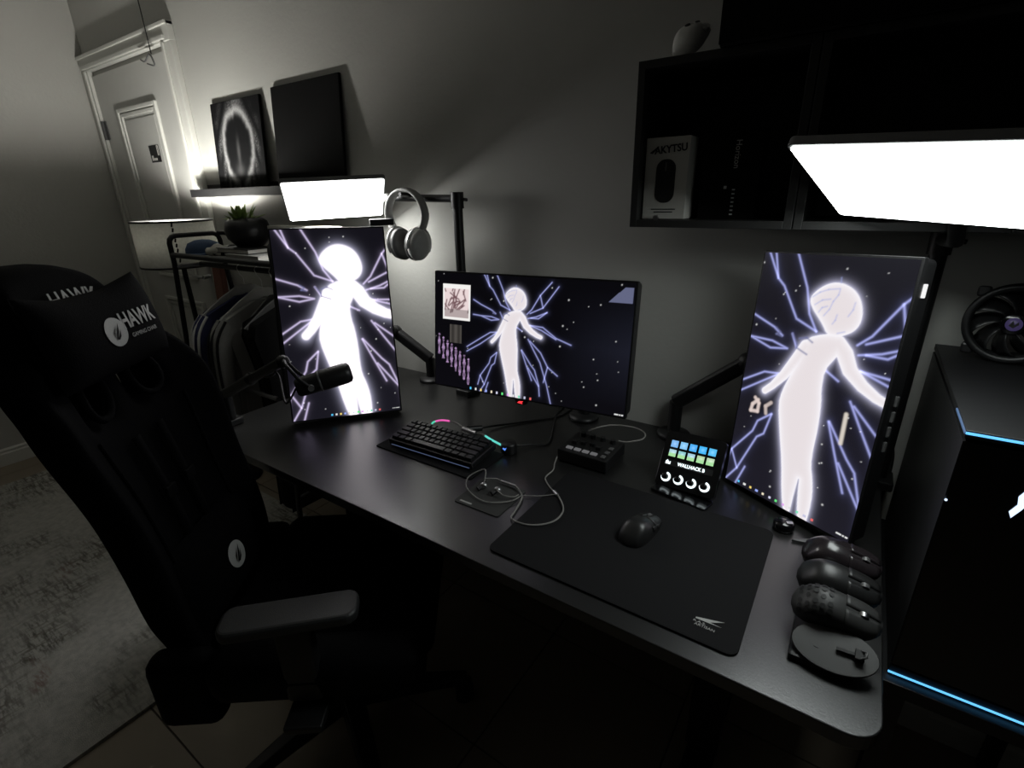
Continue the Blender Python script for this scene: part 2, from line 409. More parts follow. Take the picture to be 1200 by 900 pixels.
# ------------------------------------------------------------------ picture ledge and canvases
lg = MB().box((-2.29, -.05, 1.452), (1.11, .1, .012)).box((-2.29, -.097, 1.464), (1.11, .008, .036)).box((-2.29, -.006, 1.475), (1.11, .012, .058))
tag(lg.build('picture_ledge', 'steel', bevel=.0015), 'charcoal wall ledge carrying two leaning canvases', 'shelf')
def ringart(X, Y):
    rng = np.random.default_rng(3)
    a = np.arctan2(Y, X*1.25); r = np.hypot(X/.118, Y/.155)
    wob = sum(np.sin(a*k+p)*.035/k**.5 for k, p in zip((3, 5, 7, 11, 17, 23), rng.random(6)*6))
    ringv = np.exp(-((r-1-wob)/.105)**2)*np.clip(1-np.exp(-((a+PI/2)/.28)**2), 0, 1)
    wisps = np.exp(-((r-1.25-wob*3)/.2)**2)*(.5+.5*np.sin(a*9+X*90))*np.clip(rng.random(X.shape)*1.4, 0, 1)
    v = ringv*(.65+.35*rng.random(X.shape))+.35*np.clip(wisps, 0, 1)
    fig = np.exp(-((X)/.012)**2-((Y+.02)/.05)**2)*.18+np.exp(-((X)/.03)**2-((Y+.1)/.03)**2)*.12
    v = np.clip(v*.33*(1+.4*Y/.16)+fig*.35, 0, 1)
    return np.stack([.006+v, .006+v, .0065+v], -1)
def canvas(name, label, xc, wd, ht, foot, art):
    lean = math.atan2(foot, ht)
    fr = Matrix.Translation((xc, -foot-.0125, 1.460)) @ Matrix.Rotation(R(90), 4, 'X') @ Matrix.Rotation(-lean, 4, 'X')
    th = thing(name, label, 'canvas', (xc, -foot, 1.459))
    MB().box((0, ht/2, -.006), (wd, ht, .012)).xf(fr).build('stretched_canvas', 'canvasblack', th, bevel=.003)
    if art: picture('smoke_ring_print', fr @ Matrix.Translation((0, ht/2, .0008)), wd-.006, ht-.006, 110, 110, ringart, 'print', th)
    return th
canvas('wall_canvas', 'black canvas with pale smoky ring leaning on the ledge', -2.455, .405, .392, .034, True)
canvas('wall_canvas', 'plain black canvas leaning at the right on the ledge', -1.945, .44, .405, .034, False)

# ------------------------------------------------------------------ clothes rack
x0, x1, yf, yb = -2.45, -1.705, -.418, -.205
rk = thing('clothes_rack', 'black tubular clothes rack with top shelf beside the desk', 'clothes rack', ((x0+x1)/2, -.31, 0))
rt_ = .0105
for x in (x0, x1):
    MB().tube([(x, yf-.10, .02), (x, yf, 1.18)]+[(x, yf+.03-.03*math.cos(a), 1.262+.03*math.sin(a)) for a in (0, .5, 1, 1.57)]+[(x, yb-.03+.03*math.sin(a), 1.262+.03*math.cos(a)) for a in (0, .5, 1, 1.57)]+[(x, yb, 1.18), (x, yb+.06, .02)], rt_, 10).build('end_frame', 'steel', rk)
    MB().cyl((x, yf, 1.165), (x, yb, 1.165), .009).build('cross_bar', 'brushed', rk)
    MB().cyl((x, yf-.07, .3), (x, yb+.05, .3), .009).build('foot_bar', 'steel', rk)
MB().box(((x0+x1)/2, (yf+yb)/2, 1.212), (x1-x0, yb-yf, .014)).build('shelf_board', M['lightgrey'], rk, bevel=.002)
for y in (yf, yb): MB().cyl((x0, y, 1.215), (x1, y, 1.215), .011).build('shelf_rail', 'steel', rk)
MB().cyl((x0, yb, 1.292), (x1, yb, 1.292), .0095).build('guard_rail', 'steel', rk)
MB().cyl((x0, -.311, 1.165), (x1, -.311, 1.165), .011).build('hanging_rail', 'steel', rk)
MB().cyl((x0, yf-.06, .72), (x1-.03, yf-.06, .72), .009).build('lower_rail', 'brushed', rk)

def garment(name, label, cat, x, ry, m, half, top, bot, stripes=None, thick=.035, sleeve=True, yc=-.311):
    g = thing(name, label, cat, (x, yc, bot), rz(ry)); L = Matrix.Translation((x, yc, 0)) @ rz(ry).to_4x4()
    def P(y, z, s): return L @ Vector((s, y, z))
    # body: shoulders slope from the neck, hem slightly flared
    prof = [(-half*.95, bot), (-half*.88, bot+.25), (-half*.86, top-.26), (-half, top-.10), (-half*.93, top-.055), (-half*.4, top-.012), (-.05, top), (.05, top), (half*.4, top-.012), (half*.93, top-.055), (half, top-.10), (half*.86, top-.26), (half*.88, bot+.25), (half*.95, bot)]
    b = MB(); n = len(prof); N = 5
    lay = []
    for s in range(N):
        u = s/(N-1)*2-1; sq = 1-.06*u*u
        lay.append([P(y*sq, bot+(z-bot)*(1-.01*u*u), u*thick) for y, z in prof])
    vs = [v for r_ in lay for v in r_]
    b.add(vs, [(i*n+k, i*n+(k+1) % n, (i+1)*n+(k+1) % n, (i+1)*n+k) for i in range(N-1) for k in range(n)]+[tuple(range(n)), tuple(reversed(range((N-1)*n, N*n)))])
    b.build('body', m, g, bevel=.008)
    if sleeve:
        for sg in (-1, 1):
            pts = [P(sg*half*.86, top-.085, 0), P(sg*(half+.012), top-.14, .004), P(sg*(half+.03), top-.30, .008), P(sg*(half+.028), top-.48, .012), P(sg*(half+.02), top-.64, .02)]
            MB().tube(spline(pts, 5), lambda t: .045-.014*t, 10).build('sleeve', m, g)
            if stripes and sg < 0:
                for k in range(3):
                    an = R(-18+k*34); sn, cs_ = math.sin(an), math.cos(an)
                    q = [P(sg*half*.86-.047*cs_*.6, top-.06, .046*sn), P(sg*(half+.012)-.044*cs_, top-.14, .004+.044*sn), P(sg*(half+.03)-.0405*cs_, top-.30, .008+.0405*sn), P(sg*(half+.028)-.036*cs_, top-.48, .012+.036*sn), P(sg*(half+.02)-.0315*cs_, top-.635, .02+.0315*sn)]
                    MB().tube(spline(q, 5), .0052, 6).build('sleeve_stripe', stripes, g)
    return g
def hanger(label, x, ry, m, top, yc=-.311, half=.2):
    h = thing('clothes_hanger', label, 'hanger', (x, yc, top), rz(ry)); L = Matrix.Translation((x, yc, 0)) @ rz(ry).to_4x4()
    hook = [(0, -.002+.017*math.cos(a), 1.178+.017*math.sin(a)-.002) for a in np.linspace(-.9, 3.5, 10)][::-1]
    hook = [L @ Vector(p) for p in hook]
    low = [L @ Vector((0, 0, 1.13)), L @ Vector((0, 0, top+.035))]
    MB().tube([L @ Vector((0, .012, 1.150)), ] + [L @ Vector((0, .018*math.cos(a), 1.165+.018*math.sin(a))) for a in (0, .6, 1.2, 1.8, 2.4, 3.0)]+[L @ Vector((0, -.012, 1.145)), L @ Vector((0, 0, 1.128)), L @ Vector((0, 0, top+.03))], .0018, 6).build('hook', 'silver', h)
    b = MB()
    prof = [(-half, top-.075), (-half*.5, top-.005), (-.03, top+.035), (.03, top+.035), (half*.5, top-.005), (half, top-.075), (half*.93, top-.085), (half*.45, top-.03), (0, top), (-half*.45, top-.03), (-half*.93, top-.085)]
    n = len(prof); vs = [L @ Vector((s, y, z)) for s in (-.006, .006) for y, z in prof]
    b.add(vs, [tuple(reversed(range(n))), tuple(range(n, 2*n))]+[(k, (k+1) % n, n+(k+1) % n, n+k) for k in range(n)])
    b.build('shoulder_bar', m, h, bevel=.003)
garment('track_jacket', 'navy track jacket with pale piping, leftmost on the rack', 'jacket', -2.12, -8, 'navy', .185, 1.06, .42, 'pipe')
garment('track_jacket', 'grey track jacket with black sleeve stripes on the rack', 'jacket', -1.99, -6, 'greyknit', .185, 1.055, .42, 'ink')
garment('winter_coat', 'plain black coat hanging right of the striped jackets', 'coat', -1.80, -4, 'blackcoat', .195, 1.06, .22, None, .05, False)
hanger('pale hanger holding the navy track jacket', -2.12, -8, 'lightgrey', 1.065)
hanger('pale hanger holding the grey striped track jacket', -1.99, -6, 'lightgrey', 1.062)
hanger('grey hanger holding the black coat', -1.80, -4, 'greyplastic', 1.066)
hanger('empty grey hanger between striped jacket and black coat', -1.89, -3, 'greyplastic', 1.045, half=.17)
# brown plank behind the rack
pk = MB().box((0, 0, .565), (.085, .03, 1.13), None).build('wooden_plank', 'redwood', bevel=.004)
pk.matrix_world = Matrix.Translation((-2.71, -.23, .002)) @ Matrix.Rotation(R(9), 4, 'Y') @ Matrix.Rotation(R(-9), 4, 'X') @ Matrix.Translation((0, 0, .01))
pk.matrix_world = Matrix.Translation((-2.80, -.135, .006)) @ Matrix.Rotation(R(-5), 4, 'X') @ Matrix.Rotation(R(-3), 4, 'Y')
tag(pk, 'red-brown wooden plank leaning on the wall behind the rack', 'plank')

# things on the rack shelf
zt_ = 1.2195
pt = thing('potted_succulent', 'green leafy plant in a dark round pot on the rack', 'potted plant', (-2.03, -.30, zt_))
MB().lathe([(.001, 0), (.05, 0), (.078, .03), (.085, .06), (.076, .092), (.06, .105), (.055, .1), (.05, .09), (.001, .09)], (-2.03, -.30, zt_), 24).build('pot', 'pot', pt)
MB().lathe([(.001, .088), (.052, .088), (.052, .093), (.001, .097)], (-2.03, -.30, zt_), 20).build('soil', 'soil', pt)
for k in range(34):
    a = random.uniform(0, 2*PI); e = random.uniform(.25, 1.3); Lf = random.uniform(.045, .085)
    d = Vector((math.cos(a)*math.cos(e), math.sin(a)*math.cos(e), math.sin(e))); s = d.cross(Vector((0, 0, 1))).normalized()*.009; nn = s.cross(d).normalized()*.003
    b0 = Vector((-2.05, -.31, zt_+.092))+Vector((math.cos(a), math.sin(a), 0))*random.uniform(0, .035)
    MB().add([b0, b0+d*Lf*.5+s, b0+d*Lf+Vector((0, 0, -.006)), b0+d*Lf*.5-s, b0+d*Lf*.5+nn, b0+d*Lf*.5-nn], [(0, 1, 4), (1, 2, 4), (2, 3, 4), (3, 0, 4), (1, 0, 5), (2, 1, 5), (3, 2, 5), (0, 3, 5)]).build('leaf', 'leaf', pt)
bk = thing('stacked_book', 'pale flat book lying under the dark notebook on the rack', 'book', (-1.9, -.315, zt_))
MB().box((-1.88, -.345, zt_+.009), (.22, .13, .012)).build('pages', 'paper', bk)
MB().box((-1.88, -.345, zt_+.0015), (.226, .136, .003)).box((-1.88, -.345, zt_+.0165), (.226, .136, .003)).build('cover', 'lightgrey', bk, bevel=.001)
pt.location.z += .038; pt.location.x += 0.0
nb = thing('notebook', 'dark notebook lying on the pale book under the pot', 'book', (-1.95, -.31, zt_+.0185))
MB().box((-2.0, -.335, zt_+.0275), (.22, .12, .012)).build('pages', 'paper', nb)
MB().box((-2.0, -.335, zt_+.0198), (.226, .126, .0026)).box((-2.0, -.335, zt_+.0356), (.226, .126, .0026)).build('cover', 'ink', nb, bevel=.001)
cp = thing('blue_cap', 'folded blue cap at the left end of the rack shelf', 'cap', (-2.33, -.34, zt_))
MB().lathe([(.072, 0), (.070, .02), (.058, .042), (.03, .054), (.001, .057)], (-2.34, -.335, zt_), 20).build('crown', 'bluecloth', cp)
MB().prism([(.05*math.cos(a)*1.3, -.075*math.sin(a)-.03) for a in np.linspace(0, PI, 9)]+[(-.05, -.02), (.05, -.02)], .004, Matrix.Translation((-2.315, -.335, zt_+.001)) @ Matrix.Rotation(R(60), 4, 'Z')).build('visor', 'bluecloth', cp)
sk = thing('folded_cloth', 'crumpled white and black cloth beside the blue cap', 'cloth', (-2.2, -.33, zt_))
sk_shift = .02
def blob(c, r, seed, amp=.25):
    rng = random.Random(seed); b = MB().ball(c, r, 18); ph = [rng.uniform(0, 6) for _ in range(6)]
    c = Vector(c)
    b.v = [c+Vector(((v-c).x*(1+amp*math.sin(9*(v-c).x/r[0]+ph[0])), (v-c).y*(1+amp*math.sin(5*(v-c).x/r[0]+ph[1])), max(-(c.z-zt_)+.001, (v-c).z*(1+amp*math.sin(6*(v-c).y/r[1]+4*(v-c).x/r[0]+ph[2]))))) for v in b.v]
    return b
blob((-2.185, -.35, zt_+.016), (.055, .05, .026), 4).build('white_fold', 'paper', sk)
blob((-2.15, -.32, zt_+.014), (.05, .06, .022), 9).build('black_fold', 'blackcoat', sk)
wb = thing('storage_box', 'pale lidded box behind the left monitor on the rack', 'box', (-1.75, -.245, zt_))
MB().box((-1.75, -.245, zt_+.048), (.38, .045, .096)).build('box_body', 'paper', wb, bevel=.002)
MB().box((-1.75, -.245, zt_+.105), (.386, .051, .018)).build('lid', 'paper', wb, bevel=.002)
bk.location.x -= .035
# ------------------------------------------------------------------ desk
DZ = .74
dk = thing('standing_desk', 'long black desk with rounded corners along the wall', 'desk', (-.763, -.405, 0))
MB().prism(rrect(1.805, .80, .045, 8, (-.763, -.406)), .026, Matrix.Translation((0, 0, DZ-.026))).build('desk_top', 'desk', dk, bevel=.002)
for x in (-1.42, -.12):
    MB().box((x, -.4, .38), (.08, .055, .665)).build('leg', 'steel', dk, bevel=.003)
    MB().box((x, -.4, .022), (.07, .68, .035)).build('foot', 'steel', dk, bevel=.006)
    MB().box((x, -.4, .703), (.06, .58, .018)).build('support_arm', 'steel', dk)
for y in (-.28, -.52): MB().box((-.77, y, .695), (1.3, .04, .035)).build('cross_beam', 'steel', dk)

# ------------------------------------------------------------------ displayed wallpaper
WING = [[(-.261,.507),(-.203,.409),(-.17,.381),(-.092,.263),(-.003,.228)],[(-.139,.512),(-.073,.383),(-.044,.289),(-.003,.228)],[(-.233,.508),(-.203,.409)],
 [(-.36,.29),(-.284,.254),(-.18,.216),(-.137,.188)],[(-.36,.165),(-.284,.16),(-.177,.16),(-.105,.142),(-.18,.13),(-.284,.16)],[(-.42,-.12),(-.285,-.034),(-.186,.027),(-.117,.036),(-.281,-.079),(-.42,-.16)],
 [(-.096,.203),(-.068,.153),(-.022,.136)],[(.153,.207),(.194,.246),(.265,.364),(.36,.47)],[(.181,.216),(.293,.268),(.42,.44)],[(.265,.364),(.293,.268)],
 [(.164,.174),(.238,.194),(.33,.235)],[(.189,.179),(.259,.181),(.33,.235)],[(.183,.121),(.30,.115),(.42,.04),(.55,.0)],[(.183,.121),(.29,.09),(.42,.03)],[(.058,.097),(.117,.067)],
 [(-.117,-.136),(-.175,-.187),(-.19,-.238),(-.277,-.357),(-.30,-.44)],[(-.117,-.14),(-.136,-.231),(-.165,-.256),(-.234,-.432),(-.282,-.503)],[(-.195,-.409),(-.229,-.508)],[(-.277,-.357),(-.234,-.432)],
 [(.174,.007),(.229,-.079),(.291,-.173),(.36,-.35),(.41,-.52)],[(.191,-.006),(.292,-.092),(.36,-.2),(.33,-.33)],[(.36,-.2),(.45,-.26)],[(.115,-.089),(.162,-.197),(.222,-.33)],[(.119,-.088),(.208,-.202),(.245,-.24),(.289,-.36),(.30,-.45)],[(.184,-.228),(.288,-.368)]]
TRUNK = [(.074,.23),(.10,.222),(.118,.196),(.088,.145),(.060,.095),(.063,.021),(.075,-.031),(.083,-.125),(.083,-.215),(.088,-.279),(.106,-.33),(.119,-.391),(.122,-.459),(.117,-.52),(.080,-.52),(.062,-.42),(.052,-.33),(.047,-.42),(.045,-.52),(.02,-.52),(-.006,-.44),(-.032,-.314),(-.067,-.197),(-.096,-.087),(-.092,-.03),(-.070,.045),(-.046,.119),(-.044,.165),(-.03,.20),(.03,.225)]
HEAD = [(.004,.402),(.046,.411),(.092,.396),(.122,.369),(.14,.33),(.145,.289),(.131,.256),(.101,.236),(.074,.225),(.040,.228),(.022,.255),(-.008,.287),(-.028,.306),(-.052,.341),(-.035,.372)]
ARM = [([(.085,.2),(.118,.168),(.148,.115),(.2,.072),(.253,.044),(.285,.034)], [.03,.03,.027,.022,.018,.016]), ([(-.03,.165),(-.058,.108),(-.098,.034),(-.138,-.02),(-.168,-.05)], [.026,.024,.02,.015,.014])]
def chaikin(P, k=2):
    for _ in range(k):
        Q = []
        for a, b in zip(P, P[1:]+P[:1]): Q += [(a[0]*.75+b[0]*.25, a[1]*.75+b[1]*.25), (a[0]*.25+b[0]*.75, a[1]*.25+b[1]*.75)]
        P = Q
    return P
TRUNK = chaikin(TRUNK, 1); HEAD = chaikin(HEAD, 2)
def seg_d(X, Y, a, b):
    ax, ay = a; bx, by = b; dx, dy = bx-ax, by-ay; t = np.clip(((X-ax)*dx+(Y-ay)*dy)/(dx*dx+dy*dy+1e-12), 0, 1)
    return np.hypot(X-ax-t*dx, Y-ay-t*dy), t
def poly_sd(X, Y, P):
    d = np.full(X.shape, 9.); ins = np.zeros(X.shape, bool); n = len(P)
    for i in range(n):
        a, b = P[i], P[(i+1) % n]; d = np.minimum(d, seg_d(X, Y, a, b)[0])
        c = (a[1] > Y) != (b[1] > Y)
        if a[1] != b[1]: ins ^= c & (X < (b[0]-a[0])*(Y-a[1])/(b[1]-a[1])+a[0])
    return np.where(ins, -d, d)
def wallpaper(X, Y, H, shift=0., soft=0., boost=1., seed=1, bars=(-.2, .2), wings=True):
    u = X/H-shift; v = Y/H
    d = np.minimum(poly_sd(u, v, TRUNK), poly_sd(u, v, HEAD)-.004)
    for pts, rs_ in ARM:
        for (a, b, ra, rb) in zip(pts[:-1], pts[1:], rs_[:-1], rs_[1:]):
            q, t = seg_d(u, v, a, b); d = np.minimum(d, q-(ra+(rb-ra)*t))
    d = d-soft*.6
    img = np.empty(X.shape+(3,)); bg = np.array([.0095, .0088, .014]); img[:] = bg*boost
    img *= (.75+.5*np.clip(.3-v, 0, 1))[..., None]
    tint = np.array([.34, .37, .85]) if soft == 0 else np.array([.62, .52, .82])
    for L in WING:
        dd = np.full(X.shape, 9.)
        for a, b in zip(L[:-1], L[1:]): dd = np.minimum(dd, seg_d(u, v, a, b)[0])
        wv = .0040+soft*.05
        img += (np.exp(-(dd/wv)**2)*.85)[..., None]*(tint*.85+.10)+(np.exp(-dd/.010)*.09)[..., None]*tint
    g = np.exp(-np.maximum(d, 0)/(.010+soft*.45))
    img += (g*.6)[..., None]*np.array([.75, .74, 1.])
    body = np.clip(.5-d/(.003+soft*1.2), 0, 1)[..., None]
    pink = np.array([1., .86, .88]) if soft == 0 else np.array([1., .93, .98])
    rim = np.exp(np.minimum(d, 0)/.012)[..., None]
    core = np.array([.80, .735, .755])*(1-rim)+rim*np.array([.97, .95, 1.0]) if soft == 0 else pink*1.5
    img = img*(1-body)+body*core
    if soft == 0:      # hair strokes and the ribbon at the shoulder
        for L in ([(-.045,.352),(-.02,.372),(.01,.385),(.05,.392)],[(-.03,.325),(-.005,.345),(.025,.352)],[(.012,.29),(.028,.315),(.036,.345),(.05,.37),(.052,.39)],[(.10,.30),(.112,.325),(.114,.35)],[(.05,.265),(.058,.28),(.06,.30)],[(-.01,.30),(.0,.318),(.018,.325)],[(.075,.235),(.10,.245)],[(.05,.412),(.047,.43)]):
            for a, b in zip(L[:-1], L[1:]):
                q = seg_d(u, v, a, b)[0]; k = (np.exp(-(q/.003)**2)*.5)[..., None]; img = img*(1-k)+k*np.array([.35, .4, .75])
    for L in ([(-.096,.203),(-.07,.17),(-.068,.153),(-.022,.136)],[(-.064,.19),(-.036,.199),(-.009,.185)],[(-.17,.215),(-.15,.20),(-.165,.19),(-.14,.185)]):
        for a, b in zip(L[:-1], L[1:]):
            q = seg_d(u, v, a, b)[0]; k = (np.exp(-(q/.0038)**2)*.75)[..., None]; img = img*(1-k)+k*np.array([.16, .17, .34])
    rng = np.random.default_rng(seed); W2 = np.abs(X).max()
    for _ in range(46):
        sx = rng.uniform(-W2, W2); sy = rng.uniform(-H*.46, H*.49); s = rng.choice([.0008, .0008, .0011, .0014])
        k = np.exp(-((X-sx)**2+(Y-sy)**2)/(s*s*1.6))*(d > .02)*.8; img += k[..., None]
    cols = [(.1,.6,1),(.8,.8,.8),(1,.75,.2),(.35,.45,1),(.9,.8,.6),(.7,.7,.9),(.15,.9,.25),(.8,.4,.9),(.8,.8,.8),(.2,.8,.5),(.6,.6,.8),(.9,.15,.15)]
    n = len(cols); a, b = bars
    for k, c in enumerate(cols):
        sx = a+(b-a)*k/(n-1); q = np.maximum(abs(X-sx), abs(Y+H*.487)); m_ = (q < .0030)[..., None]; img = np.where(m_, np.array(c)*.95, img)
    for k in range(4):
        q = np.maximum(abs(X-(W2-.006-k*.006))/1.4, abs(Y+H*.487)); m_ = (q < .0017)[..., None]; img = np.where(m_, np.array([.75]*3), img)
    return img
def art_center(X, Y):
    H = .336; img = wallpaper(X, Y, H, -.13, 0, .3, 5, (-.17, .03))
    # picture window at the upper left
    m_ = (X > -.272) & (X < -.176) & (Y > .035) & (Y < .137)
    rng = np.random.default_rng(8)
    base = np.stack([.82+0*X, .68+0*X, .68+0*X], -1)
    for _ in range(26):
        a = (rng.uniform(-.266, -.182), rng.uniform(.05, .118)); an = rng.uniform(0, PI); b = (a[0]+.02*math.cos(an), a[1]+.03*math.sin(an))
        q = seg_d(X, Y, a, b)[0]; k = np.exp(-(q/.0022)**2)[..., None]; base = base*(1-k)+k*np.array([.16, .08, .09])
    fr_ = ((X < -.266) | (X > -.182) | (Y > .124) | (Y < .042))[..., None]
    base = np.where(fr_, np.array([.9, .88, .86]), base)
    lowb = ((Y < .065) & ~fr_[..., 0])[..., None]; base = np.where(lowb, base*.55, base)
    img = np.where(m_[..., None], base, img)
    # row of small violet figures stepping down
    for k in range(8):
        cx = -.285+k*.0152; top = -.012-k*.0092; ln = .062+k*.0022; sw = .0036
        b1 = (abs(X-cx) < sw*(1+.35*np.sin((Y-top)*180+k))) & (Y < top-.007) & (Y > top-ln)
        hd_ = np.hypot(X-cx, Y-top+.002) < .0036
        tone = (.32+.14*np.sin((Y-top)*230+k*2))[..., None]
        img = np.where((b1 | hd_)[..., None], tone*np.array([.85, .55, 1.]), img)
    q = (X > -.246) & (X < -.205) & (Y > -.035) & (Y < .02); img = np.where(q[..., None], np.array([.055, .05, .045])*(1+.4*np.sin(X*300))[..., None], img)
    q = (Y > .118) & (Y < .156) & (X < .293) & (X > .232+(Y-.118)*1.05); img = np.where(q[..., None], np.array([.12, .13, .22]), img)
    gx = np.clip((X-.1)/.2, 0, 1)*np.clip(1-abs(Y)/.15, 0, 1); img += gx[..., None]*np.array([.008, .009, .016])
    return img
def art_left(X, Y): return wallpaper(X, Y,   .596, .0, .009, .9, 2, (-.05, .10))
def art_right(X, Y):
    img = wallpaper(X, Y, .543, 0, 0, 1.2, 3, (-.115, .075))
    for L, c in (([(-.103,-.053),(-.116,-.067),(-.118,-.083),(-.10,-.08),(-.10,-.06),(-.112,-.05)], (.75,.62,.58)), ([(-.07,-.05),(-.082,-.062),(-.078,-.078)], (.6,.5,.47)), ([(.093,-.023),(.095,-.083)], (.75,.68,.6))):
        for a, b in zip(L[:-1], L[1:]):
            q = seg_d(X, Y, a, b)[0]; k = (np.exp(-(q/.0042)**4)*.9)[..., None]; img = img*(1-k)+k*np.array(c)
    return img

# ------------------------------------------------------------------ monitors on arms
def monitor(label, c, az, tilt, roll, w_, h_, art, res, side_btn=False, chin=None):
    fr = frame(c, az, tilt, roll); t = thing('monitor', label, 'monitor', c, fr.to_3x3())
    bz = .0045
    MB().prism(rrect(w_, h_, .003, 3), .013, fr, -.013).build('bezel', 'blackplastic', t, bevel=.001)
    picture('screen', fr @ Matrix.Translation((0, 0, .0006)), w_-2*bz, h_-2*bz, res[0], res[1], art, 'screen', t)
    rg = [(w_-.003, h_-.003, -.013), (w_-.006, h_-.006, -.046), (w_*.7, h_*.7, -.062)]; hb_ = MB(); nn = len(rrect(1, 1, .01, 4))
    vs = [fr @ Vector((x, y, z)) for a_, b_, z in rg for x, y in rrect(a_, b_, .01, 4)]
    hb_.add(vs, [tuple(reversed(range(2*nn, 3*nn)))]+[(i*nn+k, i*nn+(k+1) % nn, (i+1)*nn+(k+1) % nn, (i+1)*nn+k) for i in range(2) for k in range(nn)]).build('rear_housing', 'blackplastic', t)
    MB().box((0, 0, -.070), (.1, .1, .018)).xf(fr).build('mount_plate', 'steel', t, bevel=.002)
    if side_btn:
        for k in range(4): MB().box((w_/2-.001, .02-k*.03, -.030), (.005, .020, .007)).xf(fr).build('control_button', 'greyplastic', t, bevel=.001)
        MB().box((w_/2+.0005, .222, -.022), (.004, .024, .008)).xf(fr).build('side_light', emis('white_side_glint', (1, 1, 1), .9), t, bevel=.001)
    if chin:
        MB().prism([(-.018, 0), (.018, 0), (.012, -.012), (-.012, -.012)], .016, fr @ Matrix.Translation((0, -h_/2, -.014))).build('logo_mount', 'blackplastic', t)
        MB().prism([(-.010, -.008), (-.004, -.003), (.009, -.0015), (.004, -.006), (.007, -.0095), (-.002, -.009)], .001, fr @ Matrix.Translation((0, -h_/2, .002))).build('logo_light', 'glowred', t)
    return fr
fL = monitor('portrait monitor standing at the left end of the desk', (-1.357, -.442, 1.049), 51.1, 13.9, -1.1, .345, .605, art_left, (175, 310))
fC = monitor('landscape monitor in the middle showing a picture window', (-.729, -.318, 1.055), 4.8, 7.6, .4, .605, .345, art_center, (330, 188), chin=True)
fR = monitor('portrait monitor at the right under the big key light', (-.05, -.282, 1.031), -31, 5.6, 2.7, .315, .557, art_right, (170, 300), side_btn=True)
def mon_arm(label, base, elbow, fr, knuckle=None, mz=None):
    a = thing('monitor_stand', label, 'monitor stand', (base[0], base[1], DZ))
    b = Vector((base[0], base[1], DZ)); e = Vector(elbow); h = fr @ Vector((0, 0, -.102))
    MB().lathe([(.001, 0), (.048, 0), (.048, .01), (.04, .014), (.022, .02), (.001, .02)], b, 28).build('desk_base', 'steel', a)
    top = Vector((b.x, b.y, e.z-.0 if mz is None else mz))
    MB().cyl(b+Vector((0, 0, .015)), top, .019, n=20).build('post', 'steel', a)
    for p, q, n_ in ((top, e, 'lower_arm'), (e, h, 'upper_arm')):
        d = (q-p); L = d.length; z = d.normalized(); x = z.cross(Vector((0, 0, 1))).normalized(); y = x.cross(z)
        f_ = Matrix.Translation(p) @ Matrix((x, -y, z)).transposed().to_4x4()
        MB().prism(rrect(.036, .042, .012, 4), L, f_).build(n_, 'steel', a)
    MB().ball(e, .027).build('elbow', 'steel', a)
    MB().ball(h, .022).build('tilt_head', 'steel', a)
mon_arm('black arm carrying the left portrait monitor, disc base at the wall', (-1.335, -.06), (-1.47, -.10, .93), fL, mz=.83)
mon_arm('black arm behind the middle landscape monitor', (-.66, -.07), (-.64, -.16, 1.02), fC, mz=1.0)
mon_arm('black arm rising behind the control deck to the right monitor', (-.375, -.045), (-.20, -.045, 1.0), fR, mz=.85)

# ------------------------------------------------------------------ key lights
def key_light(name, label, c, az, tilt, roll, w_, h_, m, ball, arm, pole, mount=None):
    fr = frame(c, az, tilt, roll); t = thing(name, label, 'light panel', (pole[0], pole[1], DZ))
    MB().prism(rrect(w_+.012, h_+.012, .012, 5), .014, fr, -.0155).build('panel_frame', 'greyplastic', t, bevel=.002)
    MB().prism(rrect(w_, h_, .007, 4), .002, fr, -.001).build('diffuser', m, t)
    b = Vector(ball); MB().ball(b, .016).build('ball_head', 'lightgrey', t)
    sk_ = fr @ Vector((w_/2-.02, 0, -.026)) if mount is None else fr @ Vector(mount)
    MB().ball(sk_, .013).build('mount_socket', 'steel', t)
    MB().tube([sk_, b], .009, 10).build('bracket', 'steel', t)
    MB().tube([b]+[Vector(p) for p in arm], .0125, 12).build('boom', 'steel', t)
    e = Vector(arm[-1])
    MB().cyl((e.x, e.y, DZ+.02), (e.x, e.y, e.z+.01), .016, n=16).build('pole', 'steel', t)
    MB().cyl((e.x, e.y, e.z-.03), (e.x, e.y, e.z+.02), .021).build('collar', 'steel', t)
    MB().cyl((e.x+.015, e.y, e.z), (e.x+.04, e.y, e.z-.004), .005).build('clamp_screw', 'steel', t)
    MB().box((e.x, e.y, DZ+.012), (.06, .07, .024)).build('desk_clamp', 'steel', t, bevel=.004)
key_light('key_light', 'smaller glowing light panel above the left monitor', (-1.539, -.245, 1.42), 57.2, -58.7, 3.5, .320, .227, 'panelL', (-1.425, -.115, 1.425), [(-1.38, -.105, 1.424), (-1.118, -.10, 1.418)], (-1.118, -.1))
key_light('key_light', 'large glowing light panel at the upper right under cabinets', (.076, -.44, 1.424), -28.5, -64.3, -7.8, .35, .25, 'panelR', (.10, -.34, 1.47), [(.128, -.268, 1.337), (.13, -.045, 1.322)], (.13, -.045), (0, 0, -.026))
cb = MB().box((0, 0, 0), (.075, .03, .02)).build('cable_clip', 'blackplastic', bevel=.003)
cb.matrix_world = Matrix.Translation((-1.304, -.262, 1.353)) @ rz(51).to_4x4()
tag(cb, 'small black clip on the top corner of the left monitor', 'clip')

